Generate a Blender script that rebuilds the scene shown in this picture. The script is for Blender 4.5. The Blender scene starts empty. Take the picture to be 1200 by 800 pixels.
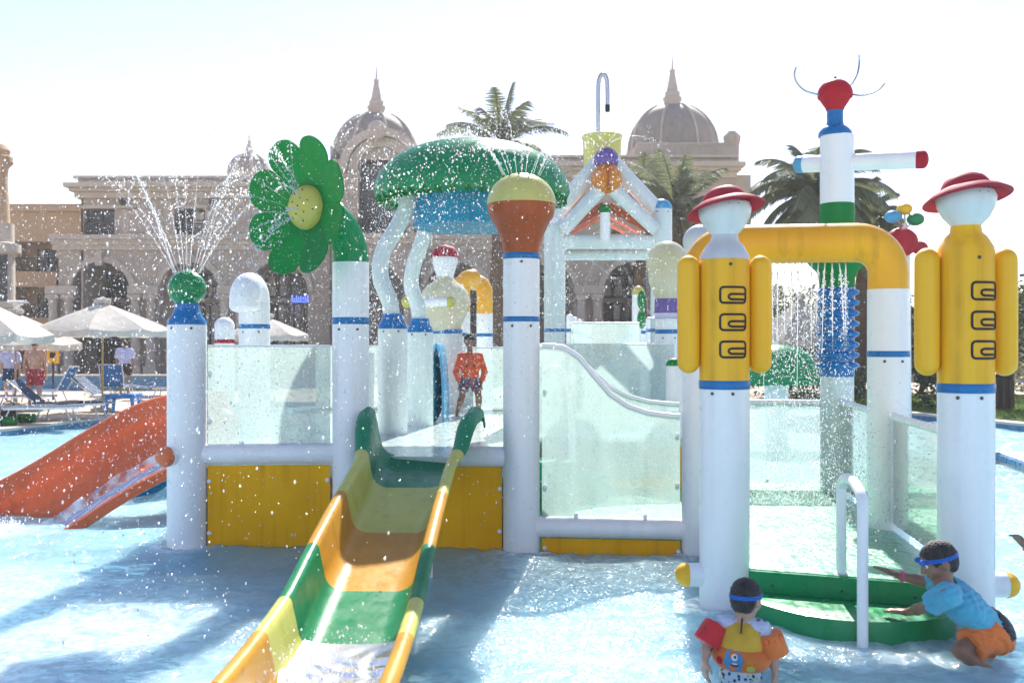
import bpy, bmesh, math, random
import numpy as np
from mathutils import Vector, Matrix
from mathutils.geometry import tessellate_polygon
random.seed(7); RNG = np.random.default_rng(11)
SC = bpy.context.scene
COL = SC.collection
R = math.radians
# ------------------------------------------------------------------ camera, sky, sun, exposure
F = 1167.0            # focal length in photo pixels (35 mm lens on a 36 mm sensor, 1200 px wide)
H = 1.69              # eye height above the water
HOR = 403.0           # horizon row in the photo
cam = bpy.data.cameras.new('camera'); cam.lens = 35.0; cam.sensor_width = 36.0
cam.shift_y = 0.0025; cam.clip_start = 0.1; cam.clip_end = 900
cam.dof.use_dof = True; cam.dof.focus_distance = 8.6; cam.dof.aperture_fstop = 2.8
camo = bpy.data.objects.new('camera', cam); COL.objects.link(camo)
camo.location = (0, 0, H); camo.rotation_euler = (R(90), 0, 0)
SC.camera = camo
SUN_EL, SUN_AZ = R(41), R(9)       # behind the scene, a little to the right
w = bpy.data.worlds.new('World'); SC.world = w; w.use_nodes = True
nt = w.node_tree; nt.nodes.clear()
sky = nt.nodes.new('ShaderNodeTexSky'); sky.sky_type = 'NISHITA'; sky.sun_disc = False
sky.sun_elevation = SUN_EL; sky.sun_rotation = SUN_AZ
sky.air_density = 1.0; sky.dust_density = 0.15; sky.ozone_density = 1.0
bg = nt.nodes.new('ShaderNodeBackground'); bg.inputs[1].default_value = 0.081
wo = nt.nodes.new('ShaderNodeOutputWorld')
tn = nt.nodes.new('ShaderNodeMix'); tn.data_type = 'RGBA'; tn.blend_type = 'MULTIPLY'; tn.inputs['Factor'].default_value = 1.0
tn.inputs['B'].default_value = (1.03, .87, .93, 1)
nt.links.new(sky.outputs[0], tn.inputs['A']); nt.links.new(tn.outputs['Result'], bg.inputs[0]); nt.links.new(bg.outputs[0], wo.inputs[0])
sl = bpy.data.lights.new('sun', 'SUN'); sl.energy = 3.7; sl.angle = R(0.55); sl.color = (1.0, 0.955, 0.89)
so = bpy.data.objects.new('sun', sl); COL.objects.link(so)
sdir = Vector((math.cos(SUN_EL)*math.sin(SUN_AZ), math.cos(SUN_EL)*math.cos(SUN_AZ), math.sin(SUN_EL)))
so.rotation_euler = sdir.to_track_quat('Z', 'Y').to_euler(); so.location = (6, 30, 40)
SC.view_settings.view_transform = 'Standard'; SC.view_settings.look = 'None'
SC.view_settings.exposure = 1.58; SC.view_settings.gamma = 1.0; SC.view_settings.use_curve_mapping = False
cy = SC.cycles
cy.max_bounces = 9; cy.diffuse_bounces = 4; cy.glossy_bounces = 4; cy.transmission_bounces = 6
cy.transparent_max_bounces = 24; cy.caustics_reflective = False; cy.caustics_refractive = False
cy.sample_clamp_indirect = 6.0; cy.use_denoising = True
try: cy.denoiser = 'OPENIMAGEDENOISE'
except Exception: pass

def P(px, py, d):                       # photo pixel at depth d -> world point
    return Vector(((px-600.0)/F*d, d, H-(py-HOR)/F*d))
def X(px, d): return (px-600.0)/F*d
def Z(py, d): return H-(py-HOR)/F*d

# ------------------------------------------------------------------ materials
def lin(c): return tuple(c)+(1.0,)
def newmat(name):
    m = bpy.data.materials.new(name); m.use_nodes = True
    t = m.node_tree; t.nodes.clear()
    return m, t, t.nodes.new, t.links.new
def noise_fac(t, scale, detail=4, lo=0.35, hi=0.65, stretch=None):
    tc = t.nodes.new('ShaderNodeTexCoord'); n = t.nodes.new('ShaderNodeTexNoise')
    n.inputs['Scale'].default_value = scale; n.inputs['Detail'].default_value = detail
    src = tc.outputs['Object']
    if stretch:
        mp = t.nodes.new('ShaderNodeMapping'); mp.inputs['Scale'].default_value = stretch
        t.links.new(src, mp.inputs[0]); src = mp.outputs[0]
    t.links.new(src, n.inputs['Vector'])
    r = t.nodes.new('ShaderNodeMapRange')
    r.inputs['From Min'].default_value = lo; r.inputs['From Max'].default_value = hi
    t.links.new(n.outputs['Fac'], r.inputs['Value'])
    return r.outputs['Result'], n
def plastic(name, col, col2=None, rough=0.36, coat=0.06, transl=0.0, scale=3.0, stretch=(1, 1, .25), bump=0.02, lo=.35, hi=.7, metal=0.0, spec=0.32, wear=0.0):
    m, t, N, L = newmat(name)
    if col2 is None: col2 = tuple(c*0.86 for c in col)
    f, n = noise_fac(t, scale, 6, lo, hi, stretch)
    mx = N('ShaderNodeMix'); mx.data_type = 'RGBA'
    mx.inputs['A'].default_value = lin(col); mx.inputs['B'].default_value = lin(col2)
    L(f, mx.inputs['Factor'])
    colout = mx.outputs['Result']
    if wear:
        fs, ns = noise_fac(t, 1.0, 7, .50, .72, (14, 14, .55)); fp, np_ = noise_fac(t, 2.2, 5, .40, .62)
        mw = N('ShaderNodeMath'); mw.operation = 'MULTIPLY'; L(fs, mw.inputs[0]); L(fp, mw.inputs[1])
        mw2 = N('ShaderNodeMath'); mw2.operation = 'MULTIPLY'; L(mw.outputs[0], mw2.inputs[0]); mw2.inputs[1].default_value = wear
        mxw = N('ShaderNodeMix'); mxw.data_type = 'RGBA'; L(mw2.outputs[0], mxw.inputs['Factor']); L(colout, mxw.inputs['A']); mxw.inputs['B'].default_value = lin(tuple(c*k for c, k in zip(col, (.52, .50, .44))))
        colout = mxw.outputs['Result']
        # scuffs and chalky scale: small pale or dark flecks
        fk, nk = noise_fac(t, 38, 6, .64, .70); mk = N('ShaderNodeMath'); mk.operation = 'MULTIPLY'; L(fk, mk.inputs[0]); mk.inputs[1].default_value = wear*.5
        mxk = N('ShaderNodeMix'); mxk.data_type = 'RGBA'; L(mk.outputs[0], mxk.inputs['Factor']); L(colout, mxk.inputs['A']); mxk.inputs['B'].default_value = lin(tuple(c*.55+.12 for c in col)); colout = mxk.outputs['Result']
    b = N('ShaderNodeBsdfPrincipled'); L(colout, b.inputs['Base Color'])
    b.inputs['Metallic'].default_value = metal; b.inputs['Specular IOR Level'].default_value = spec
    b.inputs['Coat Weight'].default_value = coat; b.inputs['Coat Roughness'].default_value = 0.12
    f2, n2 = noise_fac(t, 9, 5, .3, .7)
    rr = N('ShaderNodeMapRange'); rr.inputs['To Min'].default_value = max(.03, rough-.1); rr.inputs['To Max'].default_value = rough+.12
    L(f2, rr.inputs['Value']); L(rr.outputs['Result'], b.inputs['Roughness'])
    if bump:
        bp = N('ShaderNodeBump'); bp.inputs['Strength'].default_value = bump*4; bp.inputs['Distance'].default_value = 0.01
        f3, n3 = noise_fac(t, 24, 4, .2, .8); L(f3, bp.inputs['Height']); L(bp.outputs[0], b.inputs['Normal'])
    o = N('ShaderNodeOutputMaterial'); out = b.outputs[0]
    if transl > 0:
        tr = N('ShaderNodeBsdfTranslucent'); L(colout, tr.inputs['Color'])
        ms = N('ShaderNodeMixShader'); ms.inputs[0].default_value = transl
        L(out, ms.inputs[1]); L(tr.outputs[0], ms.inputs[2]); out = ms.outputs[0]
    L(out, o.inputs[0])
    return m
M = {}
M['white'] = plastic('white_fibreglass', (.88, .90, .90), (.82, .85, .86), rough=.32, scale=2.2, stretch=(2.2, 2.2, .18), wear=0.18)
M['white_wet'] = plastic('white_wet_fibreglass', (.76, .83, .82), (.62, .74, .72), rough=.2, scale=2.5, stretch=(2.5, 2.5, .2), transl=.12, wear=0.18)
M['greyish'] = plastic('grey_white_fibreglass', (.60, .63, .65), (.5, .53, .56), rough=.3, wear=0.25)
M['blue'] = plastic('blue_plastic', (.006, .17, .44), (.005, .14, .37), rough=.3, wear=0.3)
M['aqua'] = plastic('aqua_plastic', (.03, .45, .68), (.02, .36, .58), rough=.3, transl=.5)
M['ltblue'] = plastic('light_blue_plastic', (.10, .42, .68), rough=.3, transl=.15)
M['teal'] = plastic('teal_plastic', (.004, .20, .30), rough=.3, transl=.3)
M['green'] = plastic('green_plastic', (.002, .33, .075), (.002, .28, .06), rough=.4, transl=.45, wear=0.3)
M['green_shiny'] = plastic('green_mottled_plastic', (.006, .27, .085), (.003, .17, .05), rough=.2, scale=40, stretch=None, bump=.06)
M['mint'] = plastic('sea_green_translucent_plastic', (.015, .38, .18), (.01, .31, .14), rough=.3, transl=.5, wear=0.3)
M['dkgreen'] = plastic('dark_green_slide', (.008, .27, .13), (.006, .22, .10), rough=.35, coat=.03, transl=.12, spec=.16, wear=0.4)
M['grn_slide'] = plastic('green_slide', (.006, .25, .09), (.004, .2, .07), rough=.38, coat=.03, transl=.12, spec=.16, wear=0.4)
M['yel_slide'] = plastic('pale_yellow_slide', (.66, .66, .16), (.56, .57, .13), rough=.38, coat=.03, transl=.12, spec=.16, wear=0.4)
M['org_slide'] = plastic('ochre_slide', (.66, .34, .035), (.55, .27, .025), rough=.38, coat=.03, transl=.12, spec=.16, wear=0.4)
M['yellow'] = plastic('yellow_fibreglass', (.93, .52, .02), (.84, .42, .014), rough=.42, scale=2.4, stretch=(3, 3, .12), bump=.03, wear=0.6)
M['pipe_yellow'] = plastic('amber_pipe', (.88, .46, .02), (.76, .35, .012), rough=.36, scale=1.6, stretch=None, wear=0.5)
M['panel_yellow'] = plastic('ochre_panel', (.95, .47, .008), (.84, .39, .006), rough=.6, coat=0, spec=.12, scale=2.0, stretch=None, wear=0.6)
M['pale_yellow'] = plastic('pale_yellow_plastic', (.72, .70, .24), (.62, .60, .2), rough=.3, transl=.25, wear=0.4)
M['lemon'] = plastic('lemon_plastic', (.74, .70, .16), (.66, .6, .12), rough=.3, transl=.25)
M['terracotta'] = plastic('terracotta_slide', (.88, .29, .12), (.80, .24, .10), rough=.26, coat=.3, transl=.42, wear=0.5)
M['brown'] = plastic('rust_brown_plastic', (.40, .085, .02), (.32, .065, .015), rough=.36, wear=0.5)
M['red'] = plastic('red_translucent_plastic', (.60, .03, .06), (.50, .025, .045), rough=.45, coat=0, spec=.2, transl=.4)
M['hat'] = plastic('faded_red_hat', (.52, .06, .085), (.42, .04, .06), rough=.62, coat=0, spec=.15, transl=.25, scale=6, stretch=None, wear=0.5)
M['purple'] = plastic('purple_plastic', (.20, .13, .42), (.17, .1, .36), rough=.3, transl=.2)
M['orange'] = plastic('orange_plastic', (.75, .28, .03), (.66, .22, .02), rough=.3, transl=.2)
M['dark'] = plastic('dark_rubber', (.018, .02, .028), rough=.5, coat=0)
M['bolt'] = plastic('weathered_bolt', (.10, .09, .08), rough=.5, coat=0, metal=.5)
M['steel'] = plastic('brushed_steel', (.55, .56, .57), rough=.3, coat=0, metal=.9)
M['pearl'] = plastic('pearl_translucent_plastic', (.74, .74, .62), (.62, .58, .38), rough=.2, transl=.35, scale=2.5, stretch=None)
M['deck_wet'] = plastic('wet_pale_deck', (.66, .78, .74), (.58, .74, .68), rough=.12, coat=.5, bump=.15, scale=3, stretch=None)
M['floor_green'] = plastic('wet_green_floor', (.13, .46, .27), (.19, .52, .34), rough=.2, coat=.2, bump=.28, scale=3, stretch=None)
M['step_green'] = plastic('green_step', (.004, .30, .10), (.004, .24, .08), rough=.3, coat=.1, bump=.03, scale=2, stretch=None, wear=0.4)
M['canvas'] = plastic('parasol_canvas', (.66, .62, .55), (.57, .53, .46), rough=.9, coat=0, transl=.25, scale=5, stretch=None, wear=0.4)
M['wood'] = plastic('pale_wood', (.45, .26, .10), (.34, .19, .07), rough=.5, coat=.1, scale=8)
M['fabric_navy'] = plastic('navy_sling', (.02, .05, .12), rough=.8, coat=0)
M['fabric_blue'] = plastic('blue_sling', (.02, .13, .36), rough=.8, coat=0)
M['fabric_white'] = plastic('white_towel', (.75, .75, .74), rough=.9, coat=0)
M['table_blue'] = plastic('blue_table_plastic', (.03, .22, .55), rough=.4)
M['stone'] = plastic('limestone_render', (.43, .37, .30), (.37, .32, .26), rough=.9, coat=0, scale=.8, stretch=None, bump=.05, wear=0.7)
M['stone_lt'] = plastic('pale_limestone_trim', (.52, .46, .38), (.45, .40, .33), rough=.9, coat=0, scale=1.2, stretch=None, bump=.05, wear=0.7)
M['stone_or'] = plastic('sand_coloured_render', (.50, .34, .20), (.43, .29, .17), rough=.9, coat=0, scale=.6, stretch=None, wear=0.6)
M['dome'] = plastic('grey_dome_lead', (.31, .275, .235), (.26, .23, .195), rough=.7, coat=0, scale=1.5, stretch=(2, 2, .3), wear=0.6)
M['glass_dark'] = plastic('dark_window_glass', (.02, .025, .03), (.035, .04, .05), rough=.08, coat=0, scale=.7, stretch=None, bump=0)
M['iron'] = plastic('wrought_iron', (.02, .02, .022), rough=.5, coat=0)
M['trunk'] = plastic('palm_bark', (.16, .11, .07), (.10, .07, .045), rough=.95, coat=0, scale=6, stretch=(1, 1, 3), bump=.2)
M['bark'] = plastic('tree_bark', (.10, .075, .055), (.06, .045, .035), rough=.95, coat=0, scale=8, bump=.2)
M['tile_blue'] = plastic('blue_pool_tile', (.05, .20, .36), (.08, .27, .43), rough=.25, scale=9, stretch=None)
M['coping'] = plastic('pale_coping', (.62, .56, .47), (.52, .47, .40), rough=.8, coat=0, scale=4, stretch=None)
M['paving'] = plastic('sandstone_paving', (.50, .42, .33), (.42, .35, .28), rough=.85, coat=0, scale=.8, stretch=None)
M['grass_soil'] = plastic('lawn_turf', (.07, .13, .02), (.10, .17, .03), rough=.95, coat=0, scale=14, stretch=None, bump=.4)
M['pink'] = plastic('pink_band', (.7, .12, .25), rough=.5, coat=0)

def leafmat(name, c1, c2, transl=.35):
    m, t, N, L = newmat(name)
    g = N('ShaderNodeNewGeometry'); mx = N('ShaderNodeMix'); mx.data_type = 'RGBA'
    mx.inputs['A'].default_value = lin(c1); mx.inputs['B'].default_value = lin(c2)
    L(g.outputs['Random Per Island'], mx.inputs['Factor'])
    b = N('ShaderNodeBsdfPrincipled'); b.inputs['Roughness'].default_value = .5
    L(mx.outputs['Result'], b.inputs['Base Color'])
    tr = N('ShaderNodeBsdfTranslucent'); L(mx.outputs['Result'], tr.inputs['Color'])
    ms = N('ShaderNodeMixShader'); ms.inputs[0].default_value = transl
    L(b.outputs[0], ms.inputs[1]); L(tr.outputs[0], ms.inputs[2])
    o = N('ShaderNodeOutputMaterial'); L(ms.outputs[0], o.inputs[0]); return m
M['palm_leaf'] = leafmat('palm_leaf', (.11, .145, .075), (.21, .225, .12))
M['leaf'] = leafmat('tree_leaf', (.05, .09, .02), (.13, .17, .04))
M['leaf_yellow'] = leafmat('dry_grass_leaf', (.22, .20, .05), (.34, .27, .10))
M['leaf_dark'] = leafmat('hedge_leaf', (.025, .05, .018), (.06, .09, .03))
M['grass'] = leafmat('grass_blade', (.08, .16, .02), (.16, .25, .04))

def water_mat():
    m, t, N, L = newmat('pool_water')
    tc = N('ShaderNodeTexCoord')
    def nz(scale, detail, dist):
        n = N('ShaderNodeTexNoise'); n.inputs['Scale'].default_value = scale; n.inputs['Detail'].default_value = detail
        n.inputs['Distortion'].default_value = dist; L(tc.outputs['Object'], n.inputs['Vector']); return n
    n1 = nz(5.0, 3, .8); n2 = nz(16, 3, .5)
    b1 = N('ShaderNodeBump'); b1.inputs['Strength'].default_value = 1.0; b1.inputs['Distance'].default_value = .09
    b2 = N('ShaderNodeBump'); b2.inputs['Strength'].default_value = 1.0; b2.inputs['Distance'].default_value = .02
    L(n1.outputs['Fac'], b1.inputs['Height']); L(n2.outputs['Fac'], b2.inputs['Height']); L(b1.outputs[0], b2.inputs['Normal'])
    fr = N('ShaderNodeFresnel'); fr.inputs['IOR'].default_value = 1.33; L(b2.outputs[0], fr.inputs['Normal'])
    tr = N('ShaderNodeBsdfTransparent'); tr.inputs['Color'].default_value = (.80, .94, .98, 1)
    gl = N('ShaderNodeBsdfGlossy'); gl.inputs['Roughness'].default_value = .16; gl.inputs['Color'].default_value = (1, 1, 1, 1)
    L(b2.outputs[0], gl.inputs['Normal'])
    ms = N('ShaderNodeMixShader'); L(fr.outputs[0], ms.inputs[0]); L(tr.outputs[0], ms.inputs[1]); L(gl.outputs[0], ms.inputs[2])
    # aerated white water: amount stored per vertex around the slide ends and under the falls
    at = N('ShaderNodeAttribute'); at.attribute_name = 'foam'
    n3 = nz(7, 6, 1.5); rg = N('ShaderNodeMapRange'); rg.inputs['From Min'].default_value = .40; rg.inputs['From Max'].default_value = .68
    L(n3.outputs['Fac'], rg.inputs['Value'])
    mu = N('ShaderNodeMath'); mu.operation = 'MULTIPLY_ADD'; L(at.outputs['Fac'], mu.inputs[0]); L(rg.outputs['Result'], mu.inputs[1]); mu.inputs[2].default_value = .42
    df = N('ShaderNodeBsdfDiffuse'); cm = N('ShaderNodeMix'); cm.data_type = 'RGBA'; cm.inputs['A'].default_value = (.42, .76, .88, 1); cm.inputs['B'].default_value = (.92, .95, .97, 1); L(at.outputs['Fac'], cm.inputs['Factor']); sb = N('ShaderNodeSubsurfaceScattering'); sb.falloff = 'BURLEY'; sb.inputs['Scale'].default_value = .55; sb.inputs['Radius'].default_value = (.8, 1, 1); L(cm.outputs['Result'], sb.inputs['Color'])
    m2 = N('ShaderNodeMixShader'); L(mu.outputs[0], m2.inputs[0]); L(ms.outputs[0], m2.inputs[1]); L(sb.outputs[0], m2.inputs[2])
    o = N('ShaderNodeOutputMaterial'); L(m2.outputs[0], o.inputs[0]); return m
M['water'] = water_mat()
def poolfloor():
    m, t, N, L = newmat('pool_floor_plaster')
    f, n = noise_fac(t, .7, 5, .35, .65)
    mx = N('ShaderNodeMix'); mx.data_type = 'RGBA'; mx.inputs['A'].default_value = (.36, .68, .84, 1); mx.inputs['B'].default_value = (.44, .74, .87, 1)
    L(f, mx.inputs['Factor']); b = N('ShaderNodeBsdfPrincipled'); b.inputs['Roughness'].default_value = .7
    L(mx.outputs['Result'], b.inputs['Base Color']); o = N('ShaderNodeOutputMaterial'); L(b.outputs[0], o.inputs[0]); return m
M['pool_floor'] = poolfloor()
def panelmat(name, milky=.42, speck=.25):
    m, t, N, L = newmat(name)
    tr = N('ShaderNodeBsdfTransparent'); tr.inputs['Color'].default_value = (.93, .98, .97, 1)
    df = N('ShaderNodeBsdfDiffuse'); df.inputs['Color'].default_value = (.66, .74, .72, 1)
    tl = N('ShaderNodeBsdfTranslucent'); tl.inputs['Color'].default_value = (.50, .60, .57, 1)
    dm = N('ShaderNodeMixShader'); dm.inputs[0].default_value = .6; L(df.outputs[0], dm.inputs[1]); L(tl.outputs[0], dm.inputs[2])
    f, n = noise_fac(t, 2.0, 6, .3, .75, (3, 3, .6))
    f2, n2 = noise_fac(t, 55, 3, .56, .66)
    a = N('ShaderNodeMath'); a.operation = 'MULTIPLY_ADD'; L(f, a.inputs[0]); a.inputs[1].default_value = .28; a.inputs[2].default_value = milky-.12
    a2 = N('ShaderNodeMath'); a2.operation = 'MULTIPLY_ADD'; a2.use_clamp = True; L(f2, a2.inputs[0]); a2.inputs[1].default_value = speck; L(a.outputs[0], a2.inputs[2])
    ms = N('ShaderNodeMixShader'); L(a2.outputs[0], ms.inputs[0]); L(tr.outputs[0], ms.inputs[1]); L(dm.outputs[0], ms.inputs[2])
    gl = N('ShaderNodeBsdfGlossy'); gl.inputs['Roughness'].default_value = .08
    fr = N('ShaderNodeFresnel'); fr.inputs['IOR'].default_value = 1.45
    m2 = N('ShaderNodeMixShader'); L(fr.outputs[0], m2.inputs[0]); L(ms.outputs[0], m2.inputs[1]); L(gl.outputs[0], m2.inputs[2])
    o = N('ShaderNodeOutputMaterial'); L(m2.outputs[0], o.inputs[0]); return m
M['panel'] = panelmat('wet_clear_panel', .52, .35)
M['panel_clear'] = panelmat('clear_curved_panel', .38, .15)
M['panel_low'] = panelmat('wet_side_panel', .44, .25)
def dropmat(name='water_drop', a=.85):
    m, t, N, L = newmat(name)
    df = N('ShaderNodeBsdfDiffuse'); df.inputs['Color'].default_value = (.95, .97, 1, 1)
    tl = N('ShaderNodeBsdfTranslucent'); tl.inputs['Color'].default_value = (.95, .97, 1, 1)
    m1 = N('ShaderNodeMixShader'); m1.inputs[0].default_value = .6; L(df.outputs[0], m1.inputs[1]); L(tl.outputs[0], m1.inputs[2])
    gl = N('ShaderNodeBsdfGlossy'); gl.inputs['Roughness'].default_value = .15
    m2 = N('ShaderNodeMixShader'); m2.inputs[0].default_value = .25; L(m1.outputs[0], m2.inputs[1]); L(gl.outputs[0], m2.inputs[2])
    tr = N('ShaderNodeBsdfTransparent')
    m3 = N('ShaderNodeMixShader'); m3.inputs[0].default_value = a; L(tr.outputs[0], m3.inputs[1]); L(m2.outputs[0], m3.inputs[2])
    o = N('ShaderNodeOutputMaterial'); L(m3.outputs[0], o.inputs[0]); return m
M['drop'] = dropmat('water_drop', .68); M['jet'] = dropmat('water_jet', .45)
def skinmat(name, col):
    m, t, N, L = newmat(name)
    f, n = noise_fac(t, 12, 4, .3, .7)
    mx = N('ShaderNodeMix'); mx.data_type = 'RGBA'; mx.inputs['A'].default_value = lin(col); mx.inputs['B'].default_value = lin([c*.82 for c in col])
    L(f, mx.inputs['Factor']); b = N('ShaderNodeBsdfPrincipled'); L(mx.outputs['Result'], b.inputs['Base Color'])
    b.inputs['Roughness'].default_value = .42; b.inputs['Subsurface Weight'].default_value = .12
    b.inputs['Subsurface Radius'].default_value = (.02, .008, .004); b.inputs['Subsurface Scale'].default_value = .3
    o = N('ShaderNodeOutputMaterial'); L(b.outputs[0], o.inputs[0]); return m
M['skin'] = skinmat('tanned_skin', (.30, .155, .095)); M['skin_lt'] = skinmat('light_skin', (.50, .30, .22)); M['skin_dk'] = skinmat('dark_brown_skin', (.22, .11, .065))  # skin_dk is simply a deeper brown skin tone
def cloth(name, c, c2=None, scale=5, pattern=False, c3=None):
    m, t, N, L = newmat(name)
    b = N('ShaderNodeBsdfPrincipled'); b.inputs['Roughness'].default_value = .75
    b.inputs['Sheen Weight'].default_value = .2
    if pattern:
        tc = N('ShaderNodeTexCoord'); v = N('ShaderNodeTexVoronoi'); v.inputs['Scale'].default_value = scale
        L(tc.outputs['Object'], v.inputs['Vector'])
        r = N('ShaderNodeMapRange'); r.inputs['From Min'].default_value = .33; r.inputs['From Max'].default_value = .40; L(v.outputs['Distance'], r.inputs['Value'])
        sp = N('ShaderNodeSeparateColor'); L(v.outputs['Color'], sp.inputs[0])
        st = N('ShaderNodeMath'); st.operation = 'GREATER_THAN'; st.inputs[1].default_value = .5; L(sp.outputs[0], st.inputs[0])
        m0 = N('ShaderNodeMix'); m0.data_type = 'RGBA'; m0.inputs['A'].default_value = lin(c2); m0.inputs['B'].default_value = lin(c3 or c2); L(st.outputs[0], m0.inputs['Factor'])
        mx = N('ShaderNodeMix'); mx.data_type = 'RGBA'; L(m0.outputs['Result'], mx.inputs['A']); mx.inputs['B'].default_value = lin(c); L(r.outputs['Result'], mx.inputs['Factor'])
    else:
        f, n = noise_fac(t, scale, 5, .35, .65)
        mx = N('ShaderNodeMix'); mx.data_type = 'RGBA'; mx.inputs['A'].default_value = lin(c); mx.inputs['B'].default_value = lin(c2 or [k*.8 for k in c]); L(f, mx.inputs['Factor'])
        f3, n3 = noise_fac(t, 22, 3, .2, .8); bp = N('ShaderNodeBump'); bp.inputs['Strength'].default_value = .35; bp.inputs['Distance'].default_value = .01
        L(f3, bp.inputs['Height']); L(bp.outputs[0], b.inputs['Normal'])
    L(mx.outputs['Result'], b.inputs['Base Color'])
    o = N('ShaderNodeOutputMaterial'); L(b.outputs[0], o.inputs[0]); return m
M['hair'] = cloth('black_wet_hair', (.012, .010, .010), (.03, .026, .024), 30)
M['shirt_cyan'] = cloth('cyan_shirt', (.09, .46, .62), (.07, .38, .54), 4)
M['shirt_red'] = cloth('orange_red_rash_guard', (.72, .10, .02), (.6, .07, .015), 6)
M['shorts_or'] = cloth('orange_swim_shorts', (.92, .22, .035), None, 5)
M['black_cloth'] = cloth('black_swim_fabric', (.012, .013, .02), None, 5)
M['rash_grey'] = cloth('pale_print_rash_guard', (.50, .56, .72), (.10, .12, .25), 30, True, (.35, .4, .55))
M['shorts_pat'] = cloth('printed_swim_shorts', (.45, .60, .72), (.03, .04, .07), 42, True, (.55, .45, .08))
M['shorts_dk'] = cloth('dark_print_shorts', (.06, .06, .12), (.5, .10, .06), 26, True, (.55, .6, .65))
M['vest_yel'] = cloth('yellow_vest', (.72, .42, .03), None, 10)
M['float_or'] = cloth('orange_float_fabric', (.78, .19, .03), None, 8)
M['float_red'] = cloth('red_float_fabric', (.68, .025, .03), None, 8)
M['mon_blue'] = cloth('blue_print', (.05, .28, .55), None, 20)
M['goggle'] = plastic('blue_goggle', (.01, .13, .55), rough=.25)
M['red_cloth'] = cloth('red_swim_shorts', (.35, .02, .04), None, 6)
M['shirt_pale'] = cloth('pale_blue_shirt', (.45, .5, .75), None, 6)

mm, t_, N, L = newmat('rushing_white_water')
f_, n_ = noise_fac(t_, 7, 6, .36, .60); df = N('ShaderNodeBsdfDiffuse'); df.inputs[0].default_value = (.9, .94, .95, 1); tr = N('ShaderNodeBsdfTransparent'); gl = N('ShaderNodeBsdfGlossy'); gl.inputs['Roughness'].default_value = .22
m1 = N('ShaderNodeMixShader'); L(f_, m1.inputs[0]); L(tr.outputs[0], m1.inputs[1]); L(df.outputs[0], m1.inputs[2])
fr_ = N('ShaderNodeFresnel'); fr_.inputs[0].default_value = 1.33; m2 = N('ShaderNodeMixShader'); L(fr_.outputs[0], m2.inputs[0]); L(m1.outputs[0], m2.inputs[1]); L(gl.outputs[0], m2.inputs[2])
o_ = N('ShaderNodeOutputMaterial'); L(m2.outputs[0], o_.inputs[0]); M['rush'] = mm

# ------------------------------------------------------------------ scene graph helpers
ORG = {}
def setp(o, label=None, cat=None, group=None, kind=None):
    if label: o['label'] = label
    if cat: o['category'] = cat
    if group: o['group'] = group
    if kind: o['kind'] = kind
    return o
def thing(name, label, cat, loc, group=None):
    o = bpy.data.objects.new(name, None); COL.objects.link(o); o.location = loc; o.empty_display_size = .2
    ORG[o.name] = Vector(loc); return setp(o, label, cat, group)
def link(name, me, mats, parent=None, smooth=40):
    """me is in world coordinates; child meshes are stored relative to their thing's base"""
    for m in (mats if isinstance(mats, (list, tuple)) else [mats]):
        me.materials.append(M[m] if isinstance(m, str) else m)
    if smooth is not None and len(me.polygons):
        me.polygons.foreach_set('use_smooth', [True]*len(me.polygons))
        try: me.set_sharp_from_angle(angle=R(smooth))
        except Exception: pass
    o = bpy.data.objects.new(name, me); COL.objects.link(o)
    if parent is not None:
        og = ORG[parent.name]; me.transform(Matrix.Translation(-og)); o.parent = parent; ORG[o.name] = og
    else:
        ORG[o.name] = Vector((0, 0, 0))
    me.update(); return o
def copy_tree(o, parent=None, moved=None, og=None):
    c = o.copy(); COL.objects.link(c); c.parent = parent
    if moved is not None: c.location = moved
    ORG[c.name] = Vector(c.location) if parent is None else ORG[parent.name]
    for ch in list(o.children): copy_tree(ch, c)
    return c

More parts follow.
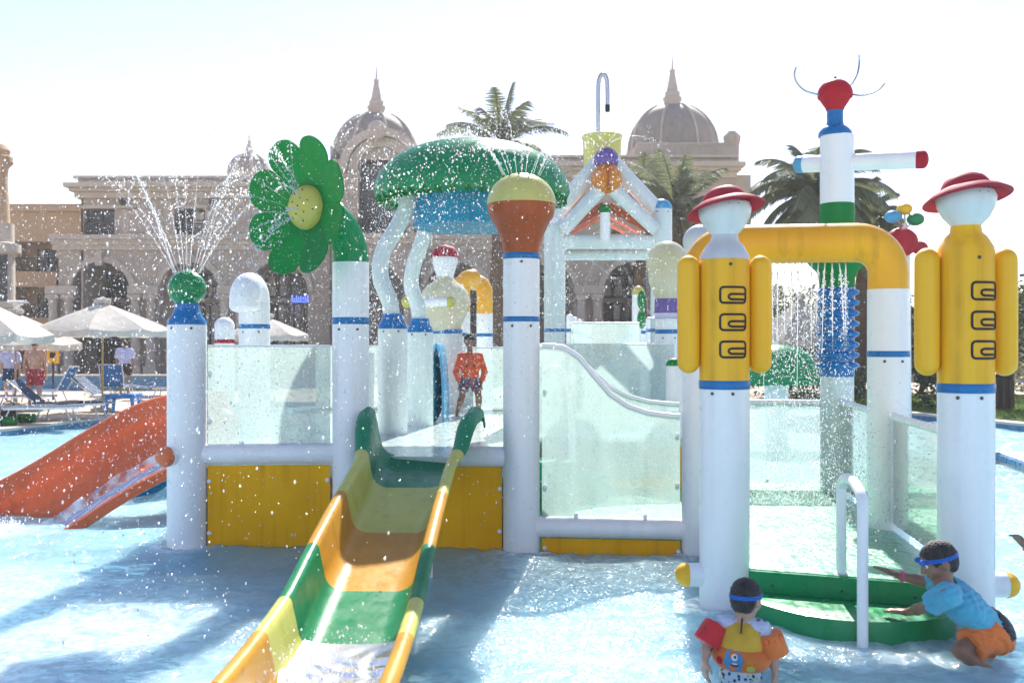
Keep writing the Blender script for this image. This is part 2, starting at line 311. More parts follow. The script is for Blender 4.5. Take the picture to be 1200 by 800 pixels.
class MB:
    def __init__(s): s.v = []; s.f = []; s.m = []; s.mi = 0
    def add(s, vs, fs):
        b = len(s.v); s.v += [tuple(p) for p in vs]; s.f += [tuple(i+b for i in f) for f in fs]; s.m += [s.mi]*len(fs); return s
    def box(s, c, size, rot=None):
        c = Vector(c); h = [k/2 for k in size]; vs = []
        for z in (-1, 1):
            for y in (-1, 1):
                for x in (-1, 1):
                    p = Vector((x*h[0], y*h[1], z*h[2])); vs.append(c+(rot @ p if rot else p))
        return s.add(vs, [(0, 2, 3, 1), (4, 5, 7, 6), (0, 1, 5, 4), (2, 6, 7, 3), (0, 4, 6, 2), (1, 3, 7, 5)])
    def lathe(s, prof, org=(0, 0, 0), seg=28, axis=None, caps=True, side=None):
        """prof: (r, h) pairs along the axis (default +Z)"""
        org = Vector(org); ax = Vector(axis or (0, 0, 1)).normalized()
        q = Vector((0, 0, 1)).rotation_difference(ax)
        if side: pass
        vs = []; fs = []; n = len(prof)
        for r, h in prof:
            for k in range(seg):
                a = 2*math.pi*k/seg; vs.append(org+q @ Vector((max(r, 1e-5)*math.cos(a), max(r, 1e-5)*math.sin(a), h)))
        for i in range(n-1):
            for k in range(seg):
                k2 = (k+1) % seg; fs.append((i*seg+k, i*seg+k2, (i+1)*seg+k2, (i+1)*seg+k))
        if caps:
            if prof[0][0] > 1e-4: fs.append(tuple(range(seg-1, -1, -1)))
            if prof[-1][0] > 1e-4: fs.append(tuple((n-1)*seg+k for k in range(seg)))
        return s.add(vs, fs)
    def tube(s, pts, rad, seg=14, caps=True, closed=False):
        pts = [Vector(p) for p in pts]; n = len(pts)
        rr = rad if isinstance(rad, (list, tuple)) else [rad]*n
        tang = []
        for i in range(n):
            a = pts[max(i-1, 0)]; b = pts[min(i+1, n-1)]
            if closed: a = pts[(i-1) % n]; b = pts[(i+1) % n]
            tang.append((b-a).normalized())
        up = Vector((0, 0, 1)) if abs(tang[0].z) < .9 else Vector((1, 0, 0))
        u = (up-tang[0]*up.dot(tang[0])).normalized(); vs = []; fs = []
        for i in range(n):
            u = (u-tang[i]*u.dot(tang[i])).normalized(); w_ = tang[i].cross(u)
            for k in range(seg):
                a = 2*math.pi*k/seg; vs.append(pts[i]+(u*math.cos(a)+w_*math.sin(a))*rr[i])
        m = n if closed else n-1
        for i in range(m):
            j = (i+1) % n
            for k in range(seg):
                k2 = (k+1) % seg; fs.append((i*seg+k, i*seg+k2, j*seg+k2, j*seg+k))
        if caps and not closed:
            fs.append(tuple(range(seg-1, -1, -1))); fs.append(tuple((n-1)*seg+k for k in range(seg)))
        return s.add(vs, fs)
    def sphere(s, c, r, seg=24, rings=14, sc=(1, 1, 1)):
        vs = []; fs = []; c = Vector(c)
        for i in range(rings+1):
            th = math.pi*i/rings
            for k in range(seg):
                a = 2*math.pi*k/seg; rr = max(math.sin(th), 1e-4)
                vs.append((c.x+r*sc[0]*rr*math.cos(a), c.y+r*sc[1]*rr*math.sin(a), c.z-r*sc[2]*math.cos(th)))
        for i in range(rings):
            for k in range(seg):
                k2 = (k+1) % seg; fs.append((i*seg+k, i*seg+k2, (i+1)*seg+k2, (i+1)*seg+k))
        return s.add(vs, fs)
    def sheet(s, fn, nu, nv, thick=0.0, tdir=None):
        """grid fn(u,v) -> Vector, u,v in 0..1; thick adds a second skin along tdir(u,v)"""
        vs = [Vector(fn(i/nu, j/nv)) for i in range(nu+1) for j in range(nv+1)]
        id_ = lambda i, j: i*(nv+1)+j
        fs = [(id_(i, j), id_(i+1, j), id_(i+1, j+1), id_(i, j+1)) for i in range(nu) for j in range(nv)]
        if thick:
            n0 = len(vs)
            nr = []
            for i in range(nu+1):
                for j in range(nv+1):
                    a = vs[id_(min(i+1, nu), j)]-vs[id_(max(i-1, 0), j)]; b = vs[id_(i, min(j+1, nv))]-vs[id_(i, max(j-1, 0))]
                    c = a.cross(b); nr.append(c.normalized() if c.length > 1e-9 else Vector((0, 0, 1)))
            vs2 = [p-nr[k]*thick for k, p in enumerate(vs)]
            fs += [tuple(n0+i for i in reversed(f)) for f in fs[:]]
            vs = vs+vs2
            for i in range(nu):
                fs.append((id_(i, 0), n0+id_(i, 0), n0+id_(i+1, 0), id_(i+1, 0)))
                fs.append((id_(i+1, nv), n0+id_(i+1, nv), n0+id_(i, nv), id_(i, nv)))
            for j in range(nv):
                fs.append((id_(0, j+1), n0+id_(0, j+1), n0+id_(0, j), id_(0, j)))
                fs.append((id_(nu, j), n0+id_(nu, j), n0+id_(nu, j+1), id_(nu, j+1)))
        return s.add(vs, fs)
    def prism(s, poly, z0, z1):
        """vertical prism over an (x,y) polygon"""
        n = len(poly); vs = [(p[0], p[1], z0) for p in poly]+[(p[0], p[1], z1) for p in poly]
        fs = [(i, (i+1) % n, n+(i+1) % n, n+i) for i in range(n)]
        tri = tessellate_polygon([[Vector((p[0], p[1], 0)) for p in poly]])
        fs += [tuple(n+i for i in t) for t in tri]+[tuple(reversed(t)) for t in tri]
        return s.add(vs, fs)
    def mesh(s, name):
        me = bpy.data.meshes.new(name); me.from_pydata(s.v, [], s.f)
        if any(s.m): me.polygons.foreach_set('material_index', s.m)
        bm = bmesh.new(); bm.from_mesh(me); bmesh.ops.recalc_face_normals(bm, faces=bm.faces); bm.to_mesh(me); bm.free()
        return me
    def build(s, name, mats, parent=None, smooth=40, bevel=None):
        me = s.mesh(name)
        if bevel:
            bm = bmesh.new(); bm.from_mesh(me)
            bmesh.ops.bevel(bm, geom=[e for e in bm.edges if e.calc_face_angle(0) > R(30)], offset=bevel, segments=2, affect='EDGES', profile=.6)
            bm.to_mesh(me); bm.free()
        return link(name, me, mats, parent, smooth)
def hemi(r, z0, h, n=7):
    return [(r*math.cos(math.pi/2*i/n), z0+h*math.sin(math.pi/2*i/n)) for i in range(n+1)]
def smooth_path(pts, n=8):
    """Catmull-Rom through points"""
    p = [Vector(q) for q in pts]; p = [2*p[0]-p[1]]+p+[2*p[-1]-p[-2]]; out = []
    for i in range(1, len(p)-2):
        for k in range(n):
            t = k/n
            out.append(.5*((2*p[i])+(-p[i-1]+p[i+1])*t+(2*p[i-1]-5*p[i]+4*p[i+1]-p[i+2])*t*t+(-p[i-1]+3*p[i]-3*p[i+1]+p[i+2])*t**3))
    out.append(p[-2]); return out
def bolts(parent, x, y, r, z, angs=(-120, -60)):
    for a in angs:
        d = Vector((math.cos(R(a)), math.sin(R(a)), 0))
        MB().lathe([(.011, -.004), (.011, .004), (.007, .008)], Vector((x, y, z))+d*r, 8, d).build('bolt', 'bolt', parent)
def band(parent, x, y, r, z0, z1, mat='blue', name='band'):
    return MB().lathe([(r+.001, z0), (r+.004, z0+.004), (r+.004, z1-.004), (r+.001, z1)], (x, y, 0), 32, caps=False).build(name, mat, parent)
def post(parent, x, y, r, z0, z1, mat='white', name='post'):
    return MB().lathe([(r, z0), (r, z1-.006), (r-.006, z1)], (x, y, 0), 36).build(name, mat, parent)
# ------------------------------------------------------------------ the setting
POOL = [(-14.8, -4), (-9.36, 18.2), (-8.05, 23.5), (-7.2, 27), (8, 26), (9.03, 22.6), (10.0, 19.5), (15, 4), (15, -4)]
ZG = .12
outer = [(-150, -50), (150, -50), (150, 260), (-150, 260)]
loops = [[Vector((*p, 0)) for p in outer], [Vector((*p, 0)) for p in POOL]]
allp = [p for l in loops for p in l]
g = MB(); g.add([(p.x, p.y, ZG) for p in allp], tessellate_polygon(loops))
setp(g.build('ground', 'paving', smooth=None), kind='structure')
g = MB(); n = len(POOL)
for i in range(n):
    a, b = POOL[i], POOL[(i+1) % n]
    g.add([(a[0], a[1], -.5), (b[0], b[1], -.5), (b[0], b[1], ZG), (a[0], a[1], ZG)], [(0, 1, 2, 3)])
setp(g.build('pool_wall', 'tile_blue', smooth=None), kind='structure')
g = MB().add([(-16, -5, -.25), (16, -5, -.25), (16, 28, -.25), (-16, 28, -.25)], [(0, 1, 2, 3)])
setp(g.build('pool_floor', 'pool_floor', smooth=None), kind='structure')
g = MB()
for i in range(n):
    a, b = Vector((*POOL[i], 0)), Vector((*POOL[(i+1) % n], 0)); t = (b-a).normalized(); o_ = Vector((t.y, -t.x, 0))
    if (o_.dot(Vector((0, 12, 0))-a)) > 0: o_ = -o_
    L_ = (b-a).length; k = max(1, int(L_/1.0))
    for j in range(k):
        p0 = a+t*(L_*j/k+.004); p1 = a+t*(L_*(j+1)/k-.004); i0 = -o_*.03; i1 = o_*.32
        g.prism([(p0+i0)[:2], (p1+i0)[:2], (p1+i1)[:2], (p0+i1)[:2]], ZG-.03, ZG+.02)
setp(g.build('pool_coping', 'coping', smooth=None), kind='structure')
# peninsula on the right with its overflow grating and lawn
SP = [(6.98, 14.5), (7.7, 14.75), (13.6, 15.6), (14.2, 8.2), (6.1, 9.6)]
setp(MB().prism(SP, -.5, .10).build('peninsula', 'coping', smooth=None), kind='structure')
g = MB()
for k in range(26):
    t = k/26; a = Vector((6.985, 14.5, 0)).lerp(Vector((6.1, 9.6, 0)), t); b = Vector((6.985, 14.5, 0)).lerp(Vector((6.1, 9.6, 0)), (k+.8)/26)
    g.prism([(a.x-.012, a.y), (b.x-.012, b.y), (b.x+.10, b.y), (a.x+.10, a.y)], .03, .115)
setp(g.build('overflow_grating', 'tile_blue', smooth=None), kind='structure')
LAWN2 = [(7.45, 14.2), (13, 15.1), (13.5, 9.5), (6.9, 10.6)]
setp(MB().prism(LAWN2, .05, .125).build('lawn', 'grass_soil', smooth=None), kind='structure')
LAWN = [(8.4, 26.5), (9.45, 22.8), (10.45, 19.7), (13.5, 10.5), (40, 12), (40, 34), (24, 31), (9, 30.5)]
setp(MB().prism(LAWN, .05, .145).build('lawn', 'grass_soil', smooth=None), kind='structure')
def in_poly(x, y, poly):
    c = False; j = len(poly)-1
    for i in range(len(poly)):
        if (poly[i][1] > y) != (poly[j][1] > y) and x < (poly[j][0]-poly[i][0])*(y-poly[i][1])/(poly[j][1]-poly[i][1])+poly[i][0]: c = not c
        j = i
    return c
def blades(poly, n, z, name):
    vs, fs = [], []; xs = [p[0] for p in poly]; ys = [p[1] for p in poly]; rnd = random.Random(5); k = 0
    while k < n:
        x, y = rnd.uniform(min(xs), max(xs)), rnd.uniform(min(ys), max(ys))
        if not in_poly(x, y, poly): continue
        a = rnd.uniform(0, 6.28); h = rnd.uniform(.03, .08); w_ = .012; dx, dy = math.cos(a)*w_, math.sin(a)*w_; b = len(vs)
        vs += [(x-dx, y-dy, z), (x+dx, y+dy, z), (x+rnd.uniform(-.03, .03), y+rnd.uniform(-.03, .03), z+h)]; fs.append((b, b+1, b+2)); k += 1
    me = bpy.data.meshes.new(name); me.from_pydata(vs, [], fs)
    return setp(link(name, me, 'grass', None, None), 'short green lawn grass beside the pool', 'grass', kind='stuff')
blades([(8.6, 26), (9.6, 22.8), (10.6, 19.7), (12.5, 14), (18, 14), (18, 29), (9.2, 29.5)], 26000, .145, 'lawn_grass')
blades([(7.5, 14.15), (10, 14.6), (10, 11), (7.2, 11.2)], 9000, .125, 'lawn_grass')

# water: one sheet of small choppy waves
def wave(xx, yy):
    rg = np.random.default_rng(3); z = np.zeros_like(xx)
    for k in range(34):
        lam = .22*(1.11**k) if k < 22 else rg.uniform(.3, 1.6)
        th = rg.uniform(0, 2*np.pi); kx, ky = 2*np.pi/lam*np.cos(th), 2*np.pi/lam*np.sin(th)
        z += .0034*lam**.9*np.sin(kx*xx+ky*yy+rg.uniform(0, 6.28)+.6*np.sin(.7*kx*yy*.3))
    return z
st = .05
gx = np.arange(-14.9, 15.1, st); gy = np.concatenate([np.arange(-4, 1.5, .25), np.arange(1.5, 14, st), np.arange(14, 28.01, .12)])
XX, YY = np.meshgrid(gx, gy)
ZZ = wave(XX, YY)
for (rx, ry) in [(-2.71, 8.3), (-1.36, 8.4), (.08, 8.2), (1.53, 8.05), (1.37, 6.44), (2.71, 5.95), (1.17, 5.0), (2.6, 5.4), (-5, 9.1), (-.9, 4.3)]:
    rr_ = np.hypot(XX-rx, YY-ry); ZZ += .013*np.sin(rr_*34+rx*5)*np.exp(-((rr_-.25)/.35)**2)
nv, nu = XX.shape
FOAM = np.zeros_like(XX)
for (rx, ry) in [(-2.71, 8.3), (-1.36, 8.4), (.08, 8.2), (1.53, 8.05), (1.37, 6.44), (2.71, 5.95)]:
    FOAM = np.maximum(FOAM, .75*np.exp(-((np.hypot(XX-rx, YY-ry)-.2)/.09)**2))
for (fx, fy, fr, fa) in [(-.95, 4.6, .55, 1.0), (-.9, 4.2, .7, .9), (-5.0, 9.1, .55, .8), (2.1, 5.45, .5, .35), (-2.4, 5.9, 1.0, .4), (-2.6, 4.4, 1.3, .6), (-3.6, 6.4, 1.0, .35), (.6, 7.6, .9, .4), (0.2, 5.6, .9, .2), (2.9, 11, 1.8, .5), (-3.5, 13, 2.5, .3)]:
    FOAM = np.maximum(FOAM, fa*np.exp(-((XX-fx)**2+(YY-fy)**2)/(fr*fr)))
me = bpy.data.meshes.new('water')
me.vertices.add(nu*nv); me.vertices.foreach_set('co', np.stack([XX, YY, ZZ], -1).astype(np.float32).ravel())
idx = np.arange(nu*nv).reshape(nv, nu)
q = np.stack([idx[:-1, :-1], idx[:-1, 1:], idx[1:, 1:], idx[1:, :-1]], -1).reshape(-1, 4)
me.loops.add(q.size); me.loops.foreach_set('vertex_index', q.ravel().astype(np.int32))
me.polygons.add(len(q)); me.polygons.foreach_set('loop_start', (np.arange(len(q))*4).astype(np.int32))
me.polygons.foreach_set('use_smooth', np.ones(len(q), bool)); me.update(); me.validate()
at = me.attributes.new('foam', 'FLOAT', 'POINT'); at.data.foreach_set('value', FOAM.astype(np.float32).ravel())
setp(link('water', me, 'water', None, None), kind='structure')

# ------------------------------------------------------------------ the hotel
DB = 50.0
hotel = thing('hotel_building', 'long beige hotel with arcaded ground floor, balconies and grey domed towers', 'building', (X(330, DB), DB, ZG))
def BX(px): return X(px, DB)
def BZ(py): return Z(py, DB)
def wall_open(mb, x0, x1, z0, z1, y, openings, depth=.5):
    """front wall with openings: (xa, xb, za, zb, arched). zb = spring line for arches"""
    xs = {x0, x1}
    for (a, b, c, d, ar) in openings:
        if ar: xs |= {a+(b-a)*.5*(1-math.cos(math.pi*k/14)) for k in range(15)}
        else: xs |= {a, b}
    xs = sorted(xs)
    def top(o, x):
        a, b, c, d, ar = o
        if not ar: return d
        r = (b-a)/2; u = (x-(a+b)/2); return d+math.sqrt(max(0, r*r-u*u))
    for xa, xb in zip(xs[:-1], xs[1:]):
        if xb-xa < 1e-6: continue
        xm = (xa+xb)/2; ops = sorted([o for o in openings if o[0] <= xm <= o[1]], key=lambda o: o[2])
        lo = [z0, z0]
        for o in ops:
            hi = [o[2], o[2]]
            if hi[0]-lo[0] > 1e-4 or hi[1]-lo[1] > 1e-4: mb.add([(xa, y, lo[0]), (xb, y, lo[1]), (xb, y, hi[1]), (xa, y, hi[0])], [(0, 1, 2, 3)])
            t0, t1 = top(o, xa), top(o, xb)
            mb.add([(xa, y, t0), (xb, y, t1), (xb, y+depth, t1), (xa, y+depth, t0)], [(0, 1, 2, 3)])
            mb.add([(xa, y, o[2]), (xb, y, o[2]), (xb, y+depth, o[2]), (xa, y+depth, o[2])], [(0, 1, 2, 3)])
            lo = [t0, t1]
        mb.add([(xa, y, lo[0]), (xb, y, lo[1]), (xb, y, z1), (xa, y, z1)], [(0, 1, 2, 3)])
    for o in openings:
        for x in (o[0], o[1]):
            mb.add([(x, y, o[2]), (x, y+depth, o[2]), (x, y+depth, o[3]), (x, y, o[3])], [(0, 1, 2, 3)])
def arch_trim(parent, xc, r, zs, y, w_=.28, t=.12):
    mb = MB(); k = 16
    for i in range(k):
        a0, a1 = math.pi*i/k, math.pi*(i+1)/k
        pts = [(xc+rr*math.cos(a), yy, zs+rr*math.sin(a)) for a in (a0, a1) for rr in (r, r+w_) for yy in (y-t, y+.02)]
        mb.add(pts, [(0, 2, 6, 4), (0, 4, 5, 1), (2, 3, 7, 6)])
    return mb.build('arch_trim', 'stone_lt', parent)
bay_w = 104*DB/F
def railing(parent, x0, x1, z0, z1, y, step=.14):
    mb = MB(); mb.box(((x0+x1)/2, y, z1), (x1-x0, .06, .06)); mb.box(((x0+x1)/2, y, z0+.1), (x1-x0, .05, .05))
    k = int((x1-x0)/step)
    for i in range(k+1): mb.box((x0+(x1-x0)*i/k, y, (z0+z1)/2), (.03, .03, z1-z0))
    for i in range(0, k, 3): mb.tube([Vector((x0+(x1-x0)*(i+1.5)/k+.16*math.cos(a), y-.02, (z0+z1)/2+.16*math.sin(a))) for a in [j*math.pi/5 for j in range(10)]], .015, 5, closed=True)
    return mb.build('balcony_railing', 'iron', parent)
CUR = random.Random(12)
def window(parent, x0, x1, z0, z1, y, nx=2, nz=3):
    f = MB(); f.box(((x0+x1)/2, y, z0+.05), (x1-x0, .12, .1)); f.box(((x0+x1)/2, y, z1-.05), (x1-x0, .12, .1))
    for i in range(nx+1): f.box((x0+(x1-x0)*i/nx, y-.01, (z0+z1)/2), (.09, .1, z1-z0-.02))
    for i in range(1, nz): f.box(((x0+x1)/2, y-.005, z0+(z1-z0)*i/nz), (x1-x0, .07, .05))
    wf = f.build('window', 'iron', parent)
    for i in range(nx):
        a, b = x0+(x1-x0)*i/nx, x0+(x1-x0)*(i+1)/nx
        MB().box(((a+b)/2, y+.03, (z0+z1)/2), (b-a-.08, .03, z1-z0-.1)).build('pane', 'glass_dark', wf)
        if CUR.random() < .38:
            cw = (b-a)*CUR.uniform(.3, .75); MB().sheet(lambda u, v: Vector((a+.06+cw*u, y+.008-.02+.012*math.sin(u*26), z0+.12+(z1-z0-.24)*v)), 16, 2).build('curtain', 'canvas', wf)
centers = [118+104*k for k in range(8)]          # 118, 222, 326, (430 tower), 534 ...
mb = MB(); ops = []
for c in centers:
    if c == 430: continue
    xa, xb = BX(c-35), BX(c+35)
    ops.append((xa, xb, ZG, BZ(342), True))
    if c not in (534,): ops.append((BX(c-18 if c != 118 else 98), BX(c+18 if c != 118 else 134), BZ(281), BZ(244), False))
wall_open(mb, BX(66), BX(388), ZG, BZ(290), DB, [o for o in ops if o[1] < BX(388) and o[4]])
wall_open(mb, BX(95), BX(388), BZ(290), BZ(232), DB, [o for o in ops if o[1] < BX(388) and not o[4]])
mb.build('wall', 'stone', hotel, smooth=None); mb = MB()
wall_open(mb, BX(492), BX(880), ZG, BZ(290), DB, [o for o in ops if o[0] > BX(470) and o[4]])
wall_open(mb, BX(492), BX(880), BZ(290), BZ(205), DB, [o for o in ops if o[0] > BX(470) and not o[4]])
mb.build('wall', 'stone', hotel, smooth=None)
for (bx_, bz_, bh_) in ((BX(66)+.05, 3, 6), (BX(880)-.05, 4.5, 9), (BX(95)+.05, 6, 8)): MB().box((bx_, DB+4, bz_), (.1, 8, bh_)).build('side_wall', 'stone', hotel, smooth=None)
MB().box((BX(470), DB+3.2, BZ(330)), (BX(880)-BX(66), .1, 9.6)).build('inner_wall', 'stone', hotel, smooth=None)
for c in centers:
    if c == 430: continue
    xa, xb = BX(c-35), BX(c+35)
    arch_trim(hotel, BX(c), (xb-xa)/2, BZ(342), DB)
    MB().box((BX(c), DB-.16, BZ(303)), (.34, .3, .75)).build('keystone', 'stone_lt', hotel, smooth=None, bevel=.03)
    window(hotel, BX(c-30), BX(c-4), .3, BZ(352), DB+2.9, 2, 4); window(hotel, BX(c+4), BX(c+30), .3, BZ(352), DB+2.9, 2, 4)
    window(hotel, BX(c-30), BX(c+30), BZ(346), BZ(316), DB+2.88, 4, 2)
    if c != 534:
        o0, o1 = (c-18, c+18) if c != 118 else (98, 134)
        window(hotel, BX(o0)+.05, BX(o1)-.05, BZ(281), BZ(245), DB+.42, 2, 3)
        railing(hotel, BX(o0)+.02, BX(o1)-.02, BZ(280), BZ(262), DB+.02)
for c in [66+8]+[170+104*k for k in range(8) if k not in (2, 3)]:
    for s in (-9, 9):
        col = MB(); z1 = BZ(345)
        col.box((BX(c+s), DB-.25, .35), (.62, .5, .5)); col.lathe([(.25, .6), (.24, 1.2), (.21, z1-.35), (.27, z1-.3), (.27, z1-.22)], (BX(c+s), DB-.25, 0), 14); col.box((BX(c+s), DB-.25, z1-.12), (.64, .5, .2))
        col.build('column', 'stone_lt', hotel)
    MB().box((BX(c), DB-.15, BZ(340)), (36*DB/F, .44, .42)).build('impost_band', 'stone_lt', hotel, smooth=None, bevel=.03)
for (a, b, t0) in ((60, 390, 0), (490, 884, 0)):
    co = MB()
    for (p0, p1, out) in ((276, 281, .42), (281, 287, .26), (287, 293, .16)):
        co.box((BX((a+b)/2), DB-out/2+.05, (BZ(p0)+BZ(p1))/2), (BX(b)-BX(a)-(.3-out*.5), out+.1, BZ(p0)-BZ(p1)+.02))
    co.build('string_course', 'stone_lt', hotel, smooth=None, bevel=.02)
for (a, b, off) in ((92, 388, 0), (494, 860, -24)):
    co = MB()
    for (p0, p1, out, ex) in ((207, 210, .35, .3), (210, 217, .1, 0), (217, 222, .9, .8), (222, 226, .6, .5), (226, 233, .3, .2)):
        co.box(((BX(a)+BX(b))/2, DB+1.2-out/2, (BZ(p0+off)+BZ(p1+off))/2), (BX(b)-BX(a)+ex, out+2.4, BZ(p0)-BZ(p1)+.01))
    co.build('cornice', 'stone_lt', hotel, smooth=None, bevel=.03)
    MB().box(((BX(a)+BX(b))/2, DB+6, BZ(212+off)), (BX(b)-BX(a)-.1, 9, .12)).build('roof', 'stone', hotel, smooth=None)
for k in range(3):                                  # shallow relief panels of the upper storey
    c = 170+104*k-3
    MB().box((BX(c), DB-.04, BZ(262)), (46*DB/F, .1, 1.3)).build('wall_panel', 'stone_lt', hotel, smooth=None, bevel=.03)
    MB().box((BX(c), DB-.13, BZ(262)), (38*DB/F, .06, .95)).build('wall_panel', 'stone', hotel, smooth=None, bevel=.02)
    MB().box((BX(c-46 if k else 128), DB-.1, BZ(243)), (40*DB/F if k else 62*DB/F, .25, .16)).build('lintel', 'stone_lt', hotel, smooth=None, bevel=.02)
    MB().lathe([(.1, 0), (.16, .12), (.16, .3), (.05, .36)], (BX(146+104*k), DB-.25, BZ(241)), 10).build('wall_lamp', 'iron', hotel)
# lit blue sign in the third arch
sgn = MB()
rn = random.Random(2)
for k in range(12): sgn.box((BX(329)+k*.115, DB+2.6, BZ(347)+rn.uniform(-.03, .03)), (.05, .04, rn.uniform(.14, .34)))
sgn.box((BX(343), DB+2.6, BZ(351)), (1.2, .04, .04))
mm, t, N, L = newmat('blue_lit_sign'); e = N('ShaderNodeEmission'); e.inputs[0].default_value = (.08, .15, 1, 1); e.inputs[1].default_value = 1.2
o = N('ShaderNodeOutputMaterial'); L(e.outputs[0], o.inputs[0]); M['neon'] = mm
sgn.build('lit_sign', 'neon', hotel, smooth=None)

def dome_tower(px, d, rpx, pb, pt, ps, drum_z0):
    x, y, r, zb, ztop, zsp = X(px, d), d, rpx*d/F, Z(pb, d), Z(pt, d), Z(ps, d)
    dm = MB(); prof = [(r*(1-(i/14)**2.1)**.5 if i < 14 else .1, zb+(ztop-zb)*i/14) for i in range(15)]
    dm.lathe(prof, (x, y, 0), 40); dome = dm.build('dome', 'dome', hotel)
    for k in range(8):
        a = math.pi*2*k/8+.39; pts = [(x+(rr+.03)*math.cos(a), y+(rr+.03)*math.sin(a), z) for rr, z in prof[:-1]]
        MB().tube(pts, .07, 6).build('dome_rib', 'stone_lt', dome)
    h = zsp-ztop; s = r*.16
    MB().lathe([(s*1.15, ztop-.12), (s*1.15, ztop+.05*h), (s*1.3, ztop+.08*h), (s*1.3, ztop+.13*h), (s*1.0, ztop+.16*h), (s*1.05, ztop+.24*h), (s*.8, ztop+.27*h), (s*.32, ztop+.66*h), (s*.4, ztop+.68*h), (s*.4, ztop+.71*h), (s*.14, ztop+.73*h), (s*.1, ztop+.85*h), (.01, zsp)], (x, y, 0), 16).build('spire', 'stone_lt', dome)
    MB().lathe([(r*1.0, drum_z0), (r*1.0, zb-.5), (r*1.09, zb-.42), (r*1.09, zb-.2), (r*1.02, zb-.12), (r*1.02, zb+.04)], (x, y, 0), 40).build('drum', 'stone', hotel)
d1 = DB+1.0
dome_tower(441, d1+1.2, 51, 190, 132, 78, 5)
# front bay under the first dome with its tall arched window
mb = MB(); xa, xb = BX(424), BX(478); zc = BZ(205)
wall_open(mb, BX(392), BX(490), ZG, BZ(192), DB-1.2, [(xa, xb, BZ(276), zc, True), (BX(410), BX(476), ZG, BZ(345), True)], .8)
mb.box((BX(392)+.03, DB+1, BZ(300)), (.06, 4.4, BZ(192)-ZG)); mb.box((BX(490)-.03, DB+1, BZ(300)), (.06, 4.4, BZ(192)-ZG))
mb.build('tower_wall', 'stone', hotel, smooth=None)
arch_trim(hotel, (xa+xb)/2, (xb-xa)/2, zc, DB-1.2, .45, .2); arch_trim(hotel, (xa+xb)/2, (xb-xa)/2+.5, zc, DB-1.1, .4, .5)
MB().sphere(((xa+xb)/2-.2, DB-1.6, BZ(161)), .42, 12, 8, (1.1, .6, 1.2)).build('keystone', 'stone_lt', hotel)
window(hotel, xa+.05, xb-.05, BZ(276), BZ(190), DB-.5, 3, 5)
railing(hotel, xa, xb, BZ(276), BZ(258), DB-1.25)
co = MB(); co.box((BX(441), DB-.9, BZ(283)), (100*DB/F, 1.0, .5)); co.box((BX(441), DB-1.1, BZ(280)), (104*DB/F, 1.0, .2)); co.build('string_course', 'stone_lt', hotel, smooth=None, bevel=.03)
MB().box((BX(443), DB-.2, BZ(310)), (90*DB/F, .1, 9)).build('inner_wall', 'glass_dark', hotel, smooth=None)
dr = DB+3
dome_tower(788, dr+2.6, 53, 180, 122, 66, 6)
ct = MB(); ct.box((X(797, dr), dr, Z(190, dr)), (118*dr/F, 4, .9)); ct.box((X(797, dr), dr, Z(178, dr)), (110*dr/F, 3.6, .3)); ct.box((X(797, dr), dr+.3, 6.0), (108*dr/F, 3.6, 12-1.2*2)); ct.build('tower_wall', 'stone', hotel, smooth=None, bevel=.05)
MB().lathe([(.36, 0), (.38, .9), (.45, 1.2), (.45, 1.35), (.2, 1.6)], (X(851, dr), dr-1.4, Z(196, dr)), 14).build('corner_urn', 'stone', hotel)
MB().tube([P(853, 163, dr-1.4), P(858, 160, dr-1.4), P(862, 158, dr-1.4)], [.08, .1, .16], 8).build('spotlight', 'iron', hotel)
ds = 66.0
dome_tower(292, ds, 24, 205, 180, 148, 6)
# sand-coloured wing on the left
wing = thing('hotel_wing', 'sand coloured hotel wing with dark recessed balconies behind the parasols', 'building', (X(50, 55), 55, ZG))
wd = 55.0; mb = MB()
wall_open(mb, X(-60, wd), X(100, wd), ZG, Z(243, wd), wd, [(X(14, wd), X(66, wd), Z(318, wd), Z(283, wd), False), (X(14, wd), X(64, wd), Z(372, wd), Z(336, wd), False), (X(14, wd), X(70, wd), ZG+.2, Z(400, wd), False)], 1.6)
mb.build('wall', 'stone_or', wing, smooth=None)
MB().box((X(20, wd), wd+1.65, 4), (160*wd/F, .1, 8)).build('inner_wall', 'stone_or', wing, smooth=None)
MB().box((X(20, wd), wd+3, Z(243, wd)+.1), (160*wd/F, 6, .2)).build('roof', 'stone_or', wing, smooth=None)
co = MB(); co.box((X(20, wd), wd-.15, Z(245, wd)), (161*wd/F, .4, .3)); co.build('cornice', 'stone_or', wing, smooth=None)
for (a, b) in ((318, 283), (372, 336)):
    window(wing, X(30, wd), X(62, wd), Z(a, wd), Z(b+6, wd), wd+1.5, 3, 2)
    railing(wing, X(14, wd), X(66, wd), Z(a, wd), Z(a-16, wd), wd+.1, .2)
